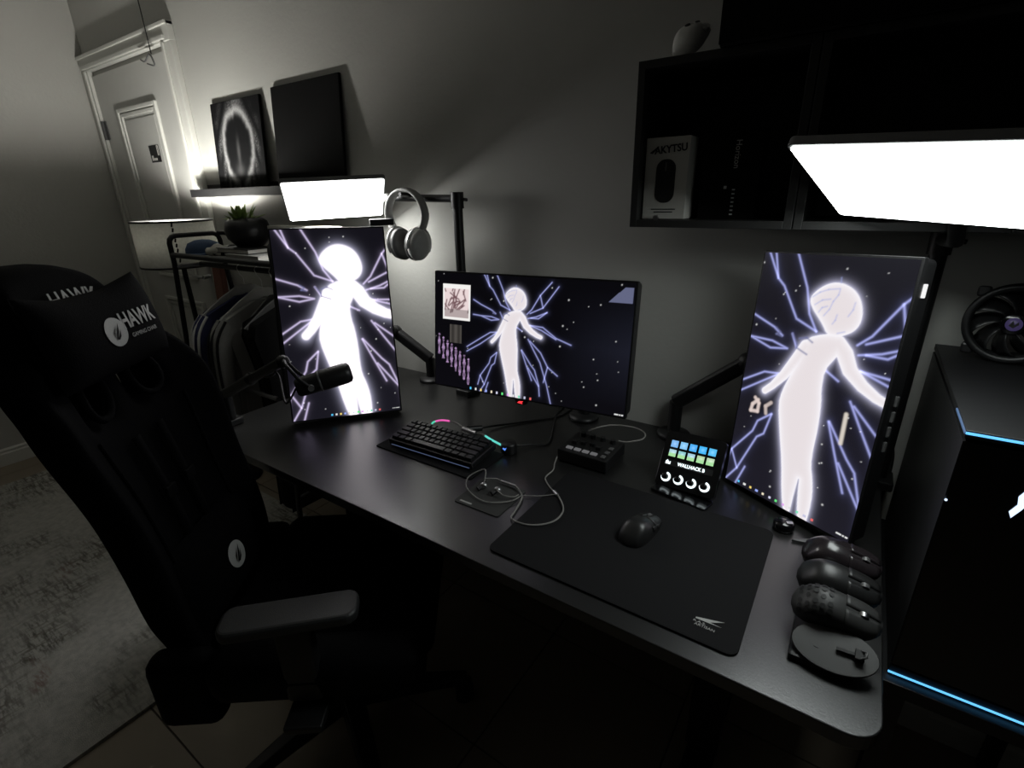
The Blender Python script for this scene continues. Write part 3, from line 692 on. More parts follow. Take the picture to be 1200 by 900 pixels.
# ------------------------------------------------------------------ headphones hanging on the boom
hp = thing('headphones', 'silver grey over-ear headphones hanging on the light boom', 'headphones', (-1.30, -.104, 1.44))
hx = Vector((.99, .05, 0)).normalized()      # direction from cup to cup
hc = Vector((-1.312, -.140, 1.365)); hv = Vector((0, 0, 1))
arc = [hc+hx*(.083*math.cos(a)*(1 if math.sin(a) > 0 else 1-.25*math.sin(-a)))+hv*(.085*math.sin(a)) for a in np.linspace(-.45, PI+.45, 24)]
MB().cyl((-1.312, -.10, 1.432), (-1.312, -.162, 1.436), .006).build('hang_peg', 'steel', hp)
m = MB(); side = hx.cross(hv).normalized(); vs = []; n4 = 10
for i, p in enumerate(arc):
    t_ = (arc[min(i+1, 23)]-arc[max(i-1, 0)]).normalized(); o_ = t_.cross(side)
    wd = .019
    vs += [p+side*(wd*math.cos(2*PI*k/n4))+o_*(.0075*math.sin(2*PI*k/n4)) for k in range(n4)]
m.add(vs, [(i*n4+k, i*n4+(k+1) % n4, (i+1)*n4+(k+1) % n4, (i+1)*n4+k) for i in range(23) for k in range(n4)]+[tuple(range(n4)), tuple(reversed(range(23*n4, 24*n4)))], True)
m.build('headband', 'bandgrey', hp)
for s_ in (-1, 1):
    ec = hc+hx*(s_*.040)+hv*(-.092); od = (hx*s_*.80-side*.0+Vector((.45, -.62, 0))*(.55 if s_ > 0 else -.35)).normalized()
    cs = hv.cross(od).normalized()
    f_ = Matrix.Translation(ec) @ Matrix((cs, hv, od)).transposed().to_4x4() @ Matrix.Rotation(R(-12), 4, 'Z')
    cup = MB()
    def oval(r, z): return [f_ @ Vector((.042*r*math.cos(2*PI*k/28), .053*r*math.sin(2*PI*k/28), z)) for k in range(28)]
    def loft(rings):
        vs = [v for g in rings for v in g]; n = 28
        return vs, [(i*n+k, i*n+(k+1) % n, (i+1)*n+(k+1) % n, (i+1)*n+k) for i in range(len(rings)-1) for k in range(n)]+[tuple(reversed(range(n))), tuple(range((len(rings)-1)*n, len(rings)*n))]
    MB().add(*loft([oval(1, 0), oval(1.0, .012), oval(.9, .022), oval(.6, .026), oval(.3, .0275), oval(.03, .028)]), True).build('ear_cup', 'lightgrey', hp)
    MB().add(*loft([oval(.05, -.012), oval(.55, -.014), oval(.7, -.021), oval(.95, -.022), oval(1.04, -.016), oval(1.04, -.006), oval(.97, -.001)]), True).build('ear_cushion', 'greyplastic', hp)
    y_ = [f_ @ Vector((.046*math.cos(a), .057*math.sin(a), .008)) for a in np.linspace(-.35, PI+.35, 16)]
    MB().tube(y_, .0035, 6).build('yoke', 'silver', hp)
    MB().tube([f_ @ Vector((0, .057, .008)), arc[0] if s_ == 1 else arc[-1]], .005, 8).build('slider', 'greyplastic', hp)

# ------------------------------------------------------------------ microphone on low boom
mp0 = Vector((-1.136, -.758, .977)); mp1 = Vector((-1.066, -.642, .999))
md_ = (mp1-mp0).normalized(); ms = md_.cross(Vector((0, 0, 1))).normalized(); mu = ms.cross(md_)
mc = thing('microphone', 'black broadcast microphone in a yoke before the left monitor', 'microphone', mp0)
mr = Matrix((ms, mu, md_)).transposed()
MB().lathe([(.001, 0), (.018, 0), (.024, .006), (.0255, .02), (.0255, .058), (.0265, .06), (.0275, .068), (.0275, .125), (.0255, .136), (.018, .141), (.001, .142)], mp0, 28, mr).build('body', 'blackplastic', mc)
MB().lathe([(.0262, .056), (.0272, .0575), (.0272, .0605), (.0262, .062)], mp0, 28, mr).build('grille_ring', 'greyplastic', mc)
piv = mp0+md_*.035
ykt = Vector((-1.19, -.745, 1.038))
for s_ in (-1, 1):
    MB().tube([piv+ms*s_*.029, piv+ms*s_*.033+mu*.03-md_*.02, ykt+ms*s_*.024], .0045, 8).build('yoke_arm', 'steel', mc)
    MB().cyl(piv+ms*s_*.024, piv+ms*s_*.037, .008).build('pivot_knob', 'greyplastic', mc)
MB().tube([ykt-ms*.024, ykt+ms*.024], .005, 8).build('yoke_bridge', 'steel', mc)
bo = thing('microphone_boom', 'low black boom arm clamped to the left desk edge', 'boom arm', (-1.62, -.70, DZ))
jb = Vector((-1.61, -.715, .85)); j1 = Vector((-1.40, -.735, .945)); j2 = ykt+Vector((-.015, .005, -.006))
MB().box((-1.63, -.715, DZ+.012), (.075, .06, .022)).box((-1.678, -.715, DZ-.015), (.022, .06, .076)).build('desk_clamp', 'steel', bo, bevel=.004)
MB().cyl((-1.61, -.715, DZ+.02), (-1.61, -.715, .85), .016).build('riser', 'steel', bo)
def bar(p, q, a, b, name, par, m='steel'):
    d = q-p; z = d.normalized(); x = z.cross(Vector((0, 0, 1))).normalized(); y = x.cross(z)
    MB().prism(rrect(a, b, min(a, b)*.3, 3), d.length, Matrix.Translation(p) @ Matrix((x, -y, z)).transposed().to_4x4()).build(name, m, par)
bar(jb, j1, .026, .03, 'lower_boom', bo)
bar(j1, j2, .022, .026, 'upper_boom', bo)
for p in (jb, j1, j2): MB().ball(p, .018).build('joint', 'steel', bo)
MB().tube(spline([j2+Vector((0, 0, .01)), j2*.7+j1*.3+Vector((0, 0, -.02)), j2*.4+j1*.6+Vector((0, 0, -.012)), j1+Vector((0, 0, .02))]), .003, 6).build('boom_cable', 'cable', bo)
MB().tube(spline([mp0, mp0-md_*.03+Vector((0, 0, -.03)), j2+Vector((-.03, 0, -.05)), j2*.75+j1*.25+Vector((0, 0, -.012))]), .0028, 6).build('microphone_cable', 'cable', bo)
# ------------------------------------------------------------------ pads and keyboard
Z0 = DZ+.0004
pad = thing('mouse_pad', 'large black cloth mouse pad with white corner logo', 'mouse pad', (-.293, -.578, Z0))
MB().prism(rrect(.487, .375, .018, 6, (-.293, -.578)), .0038, Matrix.Translation((0, 0, Z0))).build('pad_cloth', 'pad', pad, bevel=.001)
fp = Matrix.Translation((-.105, -.72, Z0+.0040))
MB().prism([(-.020, .004), (.024, .016), (.003, .0035), (.022, .002), (-.020, .001)], .0004, fp).build('logo_wing', 'logo', pad)
MB().prism([(.004, .0035), (.023, .0148), (.009, .0035)], .0006, fp).build('logo_wing_inner', 'pad', pad)
text('logo_lettering', 'R.A.S.', .006, 'logo', pad, fp @ Matrix.Translation((-.012, -.0045, 0)), sx=1.5)
text('logo_lettering', 'ARTISAN', .0075, 'logo', pad, fp @ Matrix.Translation((-.002, -.011, 0)), sx=1.1)
mat_ = MB().prism(rrect(.355, .155, .004, 3), .003).build('keyboard_mat', 'pad'); mat_.location = (-.912, -.492, Z0)
tag(mat_, 'thin black mat lying under the keyboard', 'mat')
kx, ky, kw, kd = -.905, -.485, .302, .116
kz = Z0+.0072
kb = thing('keyboard', 'compact black mechanical keyboard with dim underglow', 'keyboard', (kx, ky, kz), Matrix.Rotation(R(4.5), 3, 'X') @ Matrix.Rotation(R(2), 3, 'Z'))
def kl(v): return v
ktilt = R(4.5)
MB().box((0, 0, .0155), (kw, kd, .017)).build('case', 'blackplastic', kb, bevel=.003, world=False)
MB().box((0, 0, .0235), (kw-.012, kd-.012, .003)).build('plate', 'ink', kb, world=False)
for sx in (-1, 1): MB().box((sx*.12, .045, -.001), (.03, .012, .014)).build('foot', 'blackplastic', kb, world=False)
MB().box((0, -kd/2-.0004, .0085), (kw-.02, .001, .002)).build('underglow_strip', 'underglow', kb, world=False)
rows = [[1]*13+[2], [1.5]+[1]*12+[1.5], [1.75]+[1]*11+[2.25], [2.25]+[1]*10+[2.75], [1.25, 1.25, 1.25, 6.25, 1.25, 1.25, 1.25, 1.25]]
u1 = (kw-.012)/15; kmesh = {}
for r_, row in enumerate(rows):
    x = -kw/2+.006; y = kd/2-.006-(r_+.5)*(kd-.012)/5
    for wd in row:
        if wd not in kmesh:
            k = MB(); a, b, h = wd*u1-.0014, (kd-.012)/5-.0012, .0075
            k.box((0, 0, h/2), (a, b, h)); k.v = [Vector((v.x*(1-.0035/a if v.z > .001 else 1), v.y*(.8 if v.z > .001 else 1), v.z)) for v in k.v]
            o = k.build('keycap', 'key', kb, bevel=.0008, seg=1, world=False); kmesh[wd] = o
        else:
            src = kmesh[wd]; o = src.copy(); col.objects.link(o); o.parent = kb
        o.location = (x+wd*u1/2, y, .0275+.001*(2-r_)); x += wd*u1
# coiled lit keyboard cable: aviator connectors
kc = thing('keyboard_cable', 'keyboard cable with lit pink and green sections', 'cable', (-.95, -.41, Z0))
A = [(-1.0, -.424, .768), (-1.005, -.41, .775), (-.985, -.39, .779), (-.945, -.378, .776), (-.905, -.382, .767)]
P_ = spline(A, 10); n3 = len(P_)//3
MB().tube(P_[:n3+1], .0028, 8).build('lit_section', 'glowgreen', kc)
MB().tube(P_[n3:2*n3+1], .0028, 8).build('lit_section', 'glowpink', kc)
MB().tube(P_[2*n3:], .0028, 8).build('cable_section', 'braid', kc)
q0, q1 = Vector((-.91, -.382, .765)), Vector((-.855, -.388, .765))
MB().tube([q0, q0*.7+q1*.3, q1], .0085, 14).build('aviator_connector', 'silver', kc)
MB().tube([(-.90, -.372, .763), (-.875, -.335, .758)], .0095, 14).build('aviator_plug', 'blackplastic', kc)
B_ = spline([q1, (-.83, -.392, .772), (-.79, -.40, .768), (-.755, -.402, .762)], 8)
MB().tube(B_[:len(B_)//2], .003, 8).build('cable_section', 'braid', kc)
MB().tube(B_[len(B_)//2-1:], .003, 8).build('lit_section', 'glowcyan', kc)
MB().tube(spline([(-.875, -.335, .758), (-.86, -.28, .747), (-.80, -.2, .744), (-.74, -.12, .744), (-.72, -.04, .744)], 10), .0032, 8).build('black_lead', 'cable', kc)
rc = thing('usb_receiver_dock', 'small black receiver dock with blue light by the keyboard', 'dock', (-.735, -.392, Z0))
MB().lathe([(.001, 0), (.022, 0), (.0235, .003), (.0225, .026), (.02, .031), (.001, .032)], (-.735, -.392, Z0), 28).build('dock_body', 'blackplastic', rc)
MB().prism([(-.006, -.002), (0, .006), (.007, .004), (.003, -.006)], .0008, Matrix.Translation((-.735, -.414, Z0+.021)) @ Matrix.Rotation(R(70), 4, 'X')).build('logo_light', 'glowblue', rc)
MB().tube(spline([(-.73, -.37, .752), (-.70, -.33, .746), (-.665, -.29, .744), (-.70, -.2, .744), (-.745, -.1, .744), (-.755, -.03, .744)], 10), .003, 8).build('black_lead', 'cable', rc)

# ------------------------------------------------------------------ earphones on a cloth
cl = thing('cleaning_cloth', 'small square grey cloth under the earphones', 'cloth', (-.646, -.602, Z0), rz(1))
MB().prism(rrect(.128, .126, .006, 3), .002).build('cloth_sheet', 'cloth', cl, world=False)
MB().box((-.035, -.053, .0022), (.034, .005, .0004)).build('cloth_print', 'lightgrey', cl, world=False)
ep = thing('earphones', 'wired in-ear earphones with braided silver cable', 'earphones', (-.655, -.59, Z0+.002))
zc = Z0+.0045
loopL = [(-.575, -.535, zc+.012), (-.62, -.52, zc+.016), (-.66, -.525, zc+.012)]
for e_, pts in (((-.677, -.588, zc+.008), [(-.677, -.588, zc+.012), (-.69, -.56, zc+.03), (-.715, -.545, zc+.02), (-.735, -.575, zc+.008), (-.715, -.61, zc+.003), (-.66, -.635, zc+.003), (-.62, -.63, zc+.003), (-.585, -.60, zc+.003), (-.578, -.565, zc+.003)]),
               ((-.636, -.586, zc+.008), [(-.636, -.59, zc+.012), (-.61, -.60, zc+.01), (-.59, -.585, zc+.004), (-.585, -.57, zc+.004)])):
    b = MB().ball(e_, (.0095, .008, .0085), 14); b.build('earpiece', 'silver', ep)
    MB().cyl(Vector(e_)+Vector((-.002, -.006, -.001)), Vector(e_)+Vector((-.006, -.016, -.004)), .0042, .006, 12).build('ear_tip', 'ink', ep)
    MB().tube(spline(pts, 8), .0016, 8).build('ear_cable', 'braid', ep)
MB().tube([(-.655, -.545, zc+.006), (-.61, -.545, zc+.006)], .0035, 10).build('cable_slider', 'silver', ep)
MB().tube(spline([(-.69, -.565, zc+.012), (-.67, -.545, zc+.008), (-.655, -.545, zc+.006)], 6), .0016, 8).build('ear_cable', 'braid', ep)
MB().tube(spline([(-.61, -.545, zc+.006), (-.575, -.57, zc+.002), (-.56, -.62, zc), (-.548, -.655, zc), (-.50, -.655, zc+.002), (-.462, -.62, zc+.004), (-.463, -.57, zc+.004), (-.50, -.525, zc+.004), (-.535, -.50, zc), (-.572, -.465, zc), (-.575, -.42, zc), (-.59, -.385, zc), (-.60, -.345, zc+.01)], 8), .002, 8).build('main_cable', 'braid', ep)
MB().cyl((-.505, -.522, zc+.004), (-.520, -.511, zc+.003), .0042).build('splitter', 'silver', ep)
MB().tube(spline([(-.51, -.52, zc+.003), (-.545, -.545, zc), (-.58, -.565, zc+.001)], 6), .0013, 6).build('ear_cable', 'braid', ep)

# ------------------------------------------------------------------ audio mixer
mx = thing('audio_mixer', 'small black audio mixer with grey buttons and dials', 'mixer', (-.523, -.30, Z0), rz(0))
MB().box((0, 0, .02), (.145, .125, .034)).build('mixer_body', 'blackplastic', mx, bevel=.003, world=False)
top = .0372
MB().box((0, .005, top), (.13, .105, .001)).build('face_plate', 'ink', mx, world=False)
for k in range(4): MB().box((-.045+k*.024, -.042, top+.002), (.018, .012, .004)).build('lit_button', 'btnlit', mx, bevel=.001, world=False)
for k in range(3):
    MB().box((.055, -.045+k*.026, top+.002), (.012, .015, .004)).build('square_button', 'greyplastic', mx, bevel=.001, world=False)
for k in range(4):
    MB().box((-.045+k*.024, -.003, top+.0006), (.003, .046, .0012)).build('fader_slot', 'blackplastic', mx, world=False)
    MB().box((-.045+k*.024, -.012+.006*(k % 3), top+.005), (.013, .009, .009)).build('fader_cap', 'key', mx, bevel=.001, world=False)
    MB().cyl((-.045+k*.03, .042, top), (-.045+k*.03, .042, top+.012), .008, .007, 16).build('dial', 'key', mx, world=False)
MB().tube(spline([(-.56, -.245, .79), (-.55, -.205, .787), (-.515, -.17, .79), (-.46, -.155, .79), (-.42, -.17, .788), (-.415, -.205, .785), (-.445, -.235, .782), (-.47, -.238, .78)], 8), .0021, 8).build('patch_cable', 'braid', mx)

# ------------------------------------------------------------------ control deck
fd = frame((-.256, -.288, .850), -11.1, 33.5, 5.7)
dkk = thing('control_deck', 'tilted control deck with lit keys, strip and four dials', 'control deck', (-.256, -.29, Z0))
body = [(-.072, .018), (.072, .018), (.072, -.118), (-.072, -.118)]
MB().prism(rrect(.148, .140, .010, 5, (0, -.048)), .014, fd, -.0145).build('face', 'glossblack', dkk, bevel=.0015)
b = MB(); c4 = rrect(.12, .13, .01, 4, (-.006, -.048))
front = [fd @ Vector((x, y, -.014)) for x, y in c4]; n = len(c4)
backp = [Vector((p.x+.0, -.245 if p.z > .79 else p.y+.012, max(Z0+.001, Z0+.001+(p.z-Z0)*.05))) for p in front]
b.add(front+backp, [tuple(reversed(range(n))), tuple(range(n, 2*n))]+[(k, (k+1) % n, n+(k+1) % n, n+k) for k in range(n)]).build('stand_wedge', 'blackplastic', dkk)
lp = fd @ Vector((0, -.116, 0))
MB().prism(rrect(.14, .05, .008, 4), .007, Matrix.Translation((lp.x, lp.y-.008, Z0+.0005)) @ rz(-11).to_4x4()).build('front_lip', 'glossblack', dkk, bevel=.002)
blues = [(.22, .5, .9), (.25, .6, .95), (.08, .45, .95), (.06, .5, 1), (.1, .55, .95)]
def tile_art(kind, c):
    def f(X, Y):
        img = np.empty(X.shape+(3,)); img[:] = c; s = .0087
        if kind == 0: img += (np.exp(-(X/.004)**2-((Y)/.004)**2)*.18)[..., None]
        else:
            sky = np.clip((Y+.001)/.002, 0, 1)[..., None]; img = img*sky*.8+(1-sky)*np.array([.42, .78, .38]); cl_ = np.exp(-((X-.001)/.005)**2-((Y-.002)/.0025)**2)[..., None]; img += cl_*.25
        return img*.95
    return f
for r_ in range(2):
    for k in range(5):
        f_ = fd @ Matrix.Translation((-.0468+k*.0234, -.0102-r_*.0234, .0002))
        kk = MB().prism(rrect(.0192, .0188, .003, 3), .0016, f_).build('display_key', 'glossblack', dkk)
        c = blues[k] if r_ == 0 else [(.55, .85, .95), (.35, .75, .8), (.5, .8, .95), (.6, .85, .5), (.65, .9, .6)][k]
        picture('key_picture', f_ @ Matrix.Translation((0, 0, .0018)), .0178, .0174, 10, 10, tile_art(r_, c), 'screen', kk)
st_ = MB().prism(rrect(.118, .015, .002, 2, (0, -.058)), .0006, fd).build('touch_strip', 'ink', dkk)
text('strip_lettering', 'WALLHACK B', .0118, 'ring', st_, fd @ Matrix.Translation((.006, -.058, .0012)), bold=.0002, sx=.9)
MB().prism([(-.058, -.062), (-.046, -.062), (-.046, -.0545), (-.050, -.0575), (-.054, -.052), (-.058, -.0555)], .0004, fd, .0008).build('strip_mark', 'ring', dkk)
for k in range(4):
    x = -.0482+k*.0321; y = -.094
    kn = MB().lathe([(.0075, 0), (.0075, .012), (.0065, .0135), (.001, .0135)], fd @ Vector((x, y, 0)), 20, fd.to_3x3()).build('dial', 'glossblack', dkk)
    ring = [fd @ Vector((x+.0098*math.cos(a), y+.0098*math.sin(a), .0018)) for a in np.linspace(PI*.97, PI*2.45, 22)]
    MB().tube(ring, .0024, 7).build('dial_ring_light', 'ring', dkk)

# ------------------------------------------------------------------ mice
def mouse_parts(t, L, W, H, shell, btn, wheel='greyplastic', sym=1, holes=False, sidebtn=True):
    def prof(s):
        w_ = W/2*(1-.30*math.exp(-((s-.55)/.26)**2)*.25)*min(1, (max(0, s*(1-s))*4)**.30)*(1.0+.06*math.cos(s*PI))
        h_ = H*(.42+.58*math.exp(-((s-.36)/.36)**2))*min(1, (max(0, (s+.004)*(1.0-s+.02))*5)**.42)
        return w_, h_
    def P(s, th, off=0):
        w_, h_ = prof(s); c, d = math.cos(th), math.sin(th)
        x = (abs(c)**.75)*(1 if c > 0 else -1)*(w_+off); z = (max(0, d)**.7)*(h_+off)
        return Vector((L*(s-.5), x, z+.001))
    m = MB(); ns, nt = 22, 18
    g = [[P(max(.001, min(.999, s)), PI*k/nt) for k in range(nt+1)] for s in np.linspace(0, 1, ns)]
    m.sheet(g); v0 = [r_[0] for r_ in g]+[r_[-1] for r_ in reversed(g)]; m.add(v0, [tuple(range(len(v0)))])
    for r_ in (g[0], g[-1]): m.add(r_, [tuple(range(len(r_)))])
    m.build('shell', shell, t, world=False)
    for a, b in ((.10, .485), (.515, .90)):
        q = [[P(s, PI*(a+(b-a)*k/8), .0009) for k in range(9)] for s in np.linspace(.60, .975, 9)]
        MB().sheet(q).build('main_button', btn, t, world=False, solid=.0012)
    wz = prof(.80)[1]
    MB().cyl((L*.29, -.0035, wz-.001), (L*.29, .0035, wz-.001), .0075, n=18).build('scroll_wheel', wheel, t, world=False)
    if sidebtn:
        for s0 in (.50, .66):
            q = [[P(s, PI*(.93+.0*k)-k*.12, .0012) for k in range(4)] for s in np.linspace(s0, s0+.13, 5)]
            MB().sheet(q).build('side_button', btn, t, world=False, solid=.001)
    if holes:
        for i in range(5):
            for k in range(6):
                s = .10+i*.085; th = PI*(.22+k*.11+(.055 if i % 2 else 0))
                c = P(s, th, .0011); a = (P(s+.02, th, .0011)-c).normalized(); b_ = (P(s, th+.05, .0011)-c).normalized()
                MB().add([c+(a*math.cos(j*PI/3)+b_*math.sin(j*PI/3))*.0042 for j in range(6)], [tuple(range(6))]).build('shell_hole', 'ink', t, world=False)
t = thing('computer_mouse', 'black mouse alone on the large mouse pad', 'mouse', (-.288, -.545, Z0+.004), rz(80))
mouse_parts(t, .122, .064, .040, 'mouse', 'mouse')
# display stand with four tilted plates
sx0 = .070
ms_ = thing('mouse_stand', 'black stepped stand with tilted round plates at desk corner', 'mouse stand', (sx0, -.56, Z0))
MB().box((sx0-.03, -.58, Z0+.006), (.05, .28, .012)).build('base_bar', 'blackplastic', ms_, bevel=.004)
spots = [-.485, -.560, -.634, -.694]
def plate_frame(y): return Matrix.Translation((sx0, y, Z0+(.03 if y < -.69 else .046))) @ Matrix.Rotation(R(-4), 4, 'Y') @ Matrix.Rotation(R(24), 4, 'X')
for y in spots:
    f_ = plate_frame(y)
    MB().prism([(.057*math.cos(2*PI*k/36)+.002, .036*math.sin(2*PI*k/36)) for k in range(36)], .004, f_, -.004).build('plate', 'stand', ms_, bevel=.001)
    MB().cyl((sx0-.02, y, Z0+.006), f_ @ Vector((-.02, 0, -.003)), .008).build('plate_support', 'blackplastic', ms_)
for y, lab, a, b_, ho in ((spots[0], 'glossy dark mouse, farthest on the tilted stand', 'mousegloss', 'mousegloss', False), (spots[1], 'matte black mouse, second from back on the stand', 'mouse', 'mouse', False), (spots[2], 'black honeycomb-shell mouse beside the empty stand plate', 'stand', 'stand', True)):
    f_ = plate_frame(y) @ Matrix.Translation((-.003, 0, .0006))
    t = thing('computer_mouse', lab, 'mouse', f_.translation, f_.to_3x3(), 'mice on the display stand')
    mouse_parts(t, .124, .066, .040, a, b_, 'silver' if ho else 'greyplastic', holes=ho, sidebtn=False)
f_ = plate_frame(spots[3])
dg = thing('usb_dongle', 'small black receiver dongle lying on the empty plate', 'dongle', f_.translation, f_.to_3x3())
MB().box((.034, 0, .006), (.012, .016, .010)).box((.02, 0, .004), (.03, .006, .005)).build('dongle_body', 'ink', dg, bevel=.001, world=False)
MB().tube([(.036, .006, .011), (.042, .004, .016), (.042, -.004, .016), (.036, -.006, .011)], .0015, 6).build('lanyard_loop', 'greyplastic', dg, world=False)
# little things under the right monitor
t = thing('mini_speaker', 'small dark knob-shaped gadget under the right monitor', 'gadget', (-.043, -.366, Z0+.0))
MB().lathe([(.001, 0), (.018, 0), (.021, .004), (.021, .014), (.017, .02), (.001, .022)], (-.036, -.366, Z0), 24).build('gadget_body', 'glossblack', t)
MB().box((-.026, -.372, Z0+.0225), (.012, .008, .002), rz(25)).build('silver_tab', 'silver', t)
t = MB().prism([(-.02, -.012), (.022, -.004), (.02, .018)], .006, Matrix.Translation((.004, -.392, Z0))).build('cable_wedge', 'greyplastic', bevel=.001)
tag(t, 'small grey triangular wedge beside the mouse stand', 'wedge')

# ------------------------------------------------------------------ wall cabinets
def cube(name, label, x0, x1, z0, z1, d=.25, doors=0):
    t = thing(name, label, 'cabinet', ((x0+x1)/2, -d/2, z0)); th = .016; yc = -d/2
    x1 -= .001
    for n_, c, s in (('side_panel', (x0+th/2, yc, (z0+z1)/2), (th, d, z1-z0)), ('side_panel', (x1-th/2, yc, (z0+z1)/2), (th, d, z1-z0)), ('bottom_panel', ((x0+x1)/2, yc, z0+th/2), (x1-x0-2*th, d, th)), ('top_panel', ((x0+x1)/2, yc, z1-th/2), (x1-x0-2*th, d, th)), ('back_panel', ((x0+x1)/2, -.006, (z0+z1)/2), (x1-x0-2*th, .006, z1-z0-2*th))):
        MB().box(c, s).build(n_, 'cab', t, bevel=.001)
    for k in range(doors):
        w_ = (x1-x0)/doors; MB().box((x0+w_*(k+.5), -d-.009, (z0+z1)/2), (w_-.003, .016, z1-z0-.003)).build('door', 'blackcoat', t, bevel=.001)
    return t
zc0, zc1 = 1.350, 1.687
cube('wall_cube', 'open dark cube cabinet holding a mouse box', -.470, -.128, zc0, zc1)
cube('wall_cube', 'open dark cube cabinet behind the big key light', -.127, .215, zc0, zc1)
cube('wall_cube', 'open dark cube cabinet at the far right above the computer', .216, .560, zc0, zc1)
cube('wall_cabinet', 'long black closed cabinet stacked on top of the cubes', -.306, .56, 1.6885, 2.05, .25, 2)
# mouse standing on the first cube
f_ = Matrix.Translation((-.372, -.205, zc1+.061)) @ Matrix.Rotation(R(-25), 4, 'Z') @ Matrix.Rotation(R(-90), 4, 'Y') @ Matrix.Rotation(R(90), 4, 'X')
f_ = Matrix.Translation((-.385, -.165, zc1+.036)) @ Matrix((Vector((.1, .80, .592)), Vector((-.992, .125, 0)), Vector((-.074, -.587, .806)))).transposed().to_4x4()
t = thing('computer_mouse', 'white mouse propped up on top of the open cube cabinet', 'mouse', f_.translation, f_.to_3x3())
mouse_parts(t, .118, .062, .04, 'white', 'white', 'ink')
MB().ball((-.01, 0, .041), (.006, .006, .002)).build('logo_dot', 'ink', t, world=False)
# mouse box
bx = thing('mouse_box', 'pale product box with mouse picture in the open cube', 'box', (-.41, -.19, zc0+.016))
bz = zc0+.0165
fb = Matrix.Translation((-.402, -.222, bz)) @ Matrix.Rotation(R(90), 4, 'X')
MB().box((0, .087, -.03), (.098, .172, .06)).xf(fb).build('carton', 'paper', bx, bevel=.001)
text('box_lettering', 'AKYTSU', .0215, 'ink', bx, fb @ Matrix.Translation((.008, .148, .0008)) @ Matrix.Rotation(R(4), 4, 'Z'), bold=.0006, sx=.92)
MB().prism([(-.046, -.004), (-.026, .010), (-.026, .006), (-.040, -.006)], .0006, fb @ Matrix.Translation((.006, .146, .0004))).build('box_swoosh', 'ink', bx)
MB().prism(rrect(.044, .092, .02, 8, (0, .082)), .001, fb, .0002).build('mouse_print', 'cab', bx)
MB().prism(rrect(.040, .04, .018, 8, (0, .104)), .0004, fb, .0012).build('mouse_print_buttons', 'steel', bx)
MB().box((0, .112, .002), (.003, .018, .0012)).xf(fb).build('mouse_print_wheel', 'greyplastic', bx)
for k in range(2): MB().box((0, .022-k*.006, .0006), (.056-k*.012, .0022, .0006)).xf(fb).build('small_print', 'cab', bx)
tg = MB().cyl((-.412, -.236, bz+.004), (-.412, -.241, bz+.004), .006).build('price_clip', 'silver'); tag(tg, 'tiny metal clip at the foot of the mouse box', 'clip')
hb = thing('black_box', 'black product box with vertical Horizon lettering in the cube', 'box', (-.29, -.16, bz))
fh = Matrix.Translation((-.272, -.19, bz)) @ Matrix.Rotation(R(90), 4, 'X')
MB().box((0, .09, -.03), (.12, .18, .06)).xf(fh).build('carton', 'canvasblack', hb, bevel=.001)
text('box_lettering', 'Horizon', .017, 'white', hb, fh @ Matrix.Translation((.012, .132, .0006)) @ Matrix.Rotation(R(-90), 4, 'Z'))
for k in range(7): MB().box((.012, .010+k*.0085, .0004), (.006, .0028, .0006)).xf(fh).build('printed_mark', 'white', hb)
MB().box((-.006, .066, .0004), (.006, .006, .0006)).xf(fh).build('printed_mark', 'white', hb)

# ------------------------------------------------------------------ computer on a side table
px0, px1, pyf, pyb, pz0, pz1 = .168, .40, -.54, -.03, .63, 1.10
tb = thing('side_table', 'dark side table carrying the computer case', 'table', (.33, -.28, 0))
MB().box((.345, -.285, .615), (.37, .55, .026)).build('table_top', 'steel', tb, bevel=.002)
for x in (.185, .505):
    for y in (-.535, -.035): MB().box((x, y, .301), (.03, .03, .602)).build('leg', 'steel', tb)
pc = thing('computer_case', 'black computer case edged with cyan light strips', 'computer', ((px0+px1)/2, -.28, pz0))
MB().box(((px0+px1)/2, (pyf+pyb)/2, pz1-.006), (px1-px0, pyb-pyf, .012)).build('top_panel', 'steel', pc, bevel=.001)
MB().box(((px0+px1)/2, (pyf+pyb)/2, pz0+.012), (px1-px0, pyb-pyf, .022)).build('bottom_panel', 'steel', pc, bevel=.001)
MB().box((px0+.002, (pyf+pyb)/2, (pz0+pz1)/2), (.004, pyb-pyf-.004, pz1-pz0-.036)).build('side_panel', 'steel', pc)
MB().box((px1-.002, (pyf+pyb)/2, (pz0+pz1)/2), (.004, pyb-pyf-.004, pz1-pz0-.036)).build('side_panel', 'steel', pc)
MB().box(((px0+px1)/2, pyb-.002, (pz0+pz1)/2), (px1-px0-.01, .004, pz1-pz0-.036)).build('back_panel', 'steel', pc)
MB().box(((px0+px1)/2, pyf+.002, (pz0+pz1)/2), (px1-px0-.004, .004, pz1-pz0-.036)).build('front_panel', 'glossblack', pc)
MB().box(((px0+px1)/2, pyf-.001, pz1-.004), (px1-px0, .003, .003)).build('top_light_strip', 'led', pc)
MB().box((px0-.0005, pyf+.05, pz1-.004), (.0025, .10, .003)).build('side_light_strip', emis('dim_strip', (.2, .4, .8), .35), pc)
MB().box(((px0+px1)/2, pyf-.001, pz0+.004), (px1-px0, .003, .0025)).build('bottom_light_strip', 'led', pc)
lc = [(x*.5+.006, y*.75) for x, y in [(-.006, .04), (.004, .045), (.012, .03), (.006, .012), (.014, .0), (.004, -.02), (-.012, -.042), (-.02, -.03), (-.008, -.012), (-.012, .005), (-.002, .02)]]
MB().prism(lc, .001, Matrix.Translation((.243, pyf-.0005, 1.012)) @ Matrix.Rotation(R(90), 4, 'X')).build('front_glow', 'ledwhite', pc)
MB().ball((.170, pyf-.001, .985), .002, 8).build('power_light', 'ledwhite', pc)
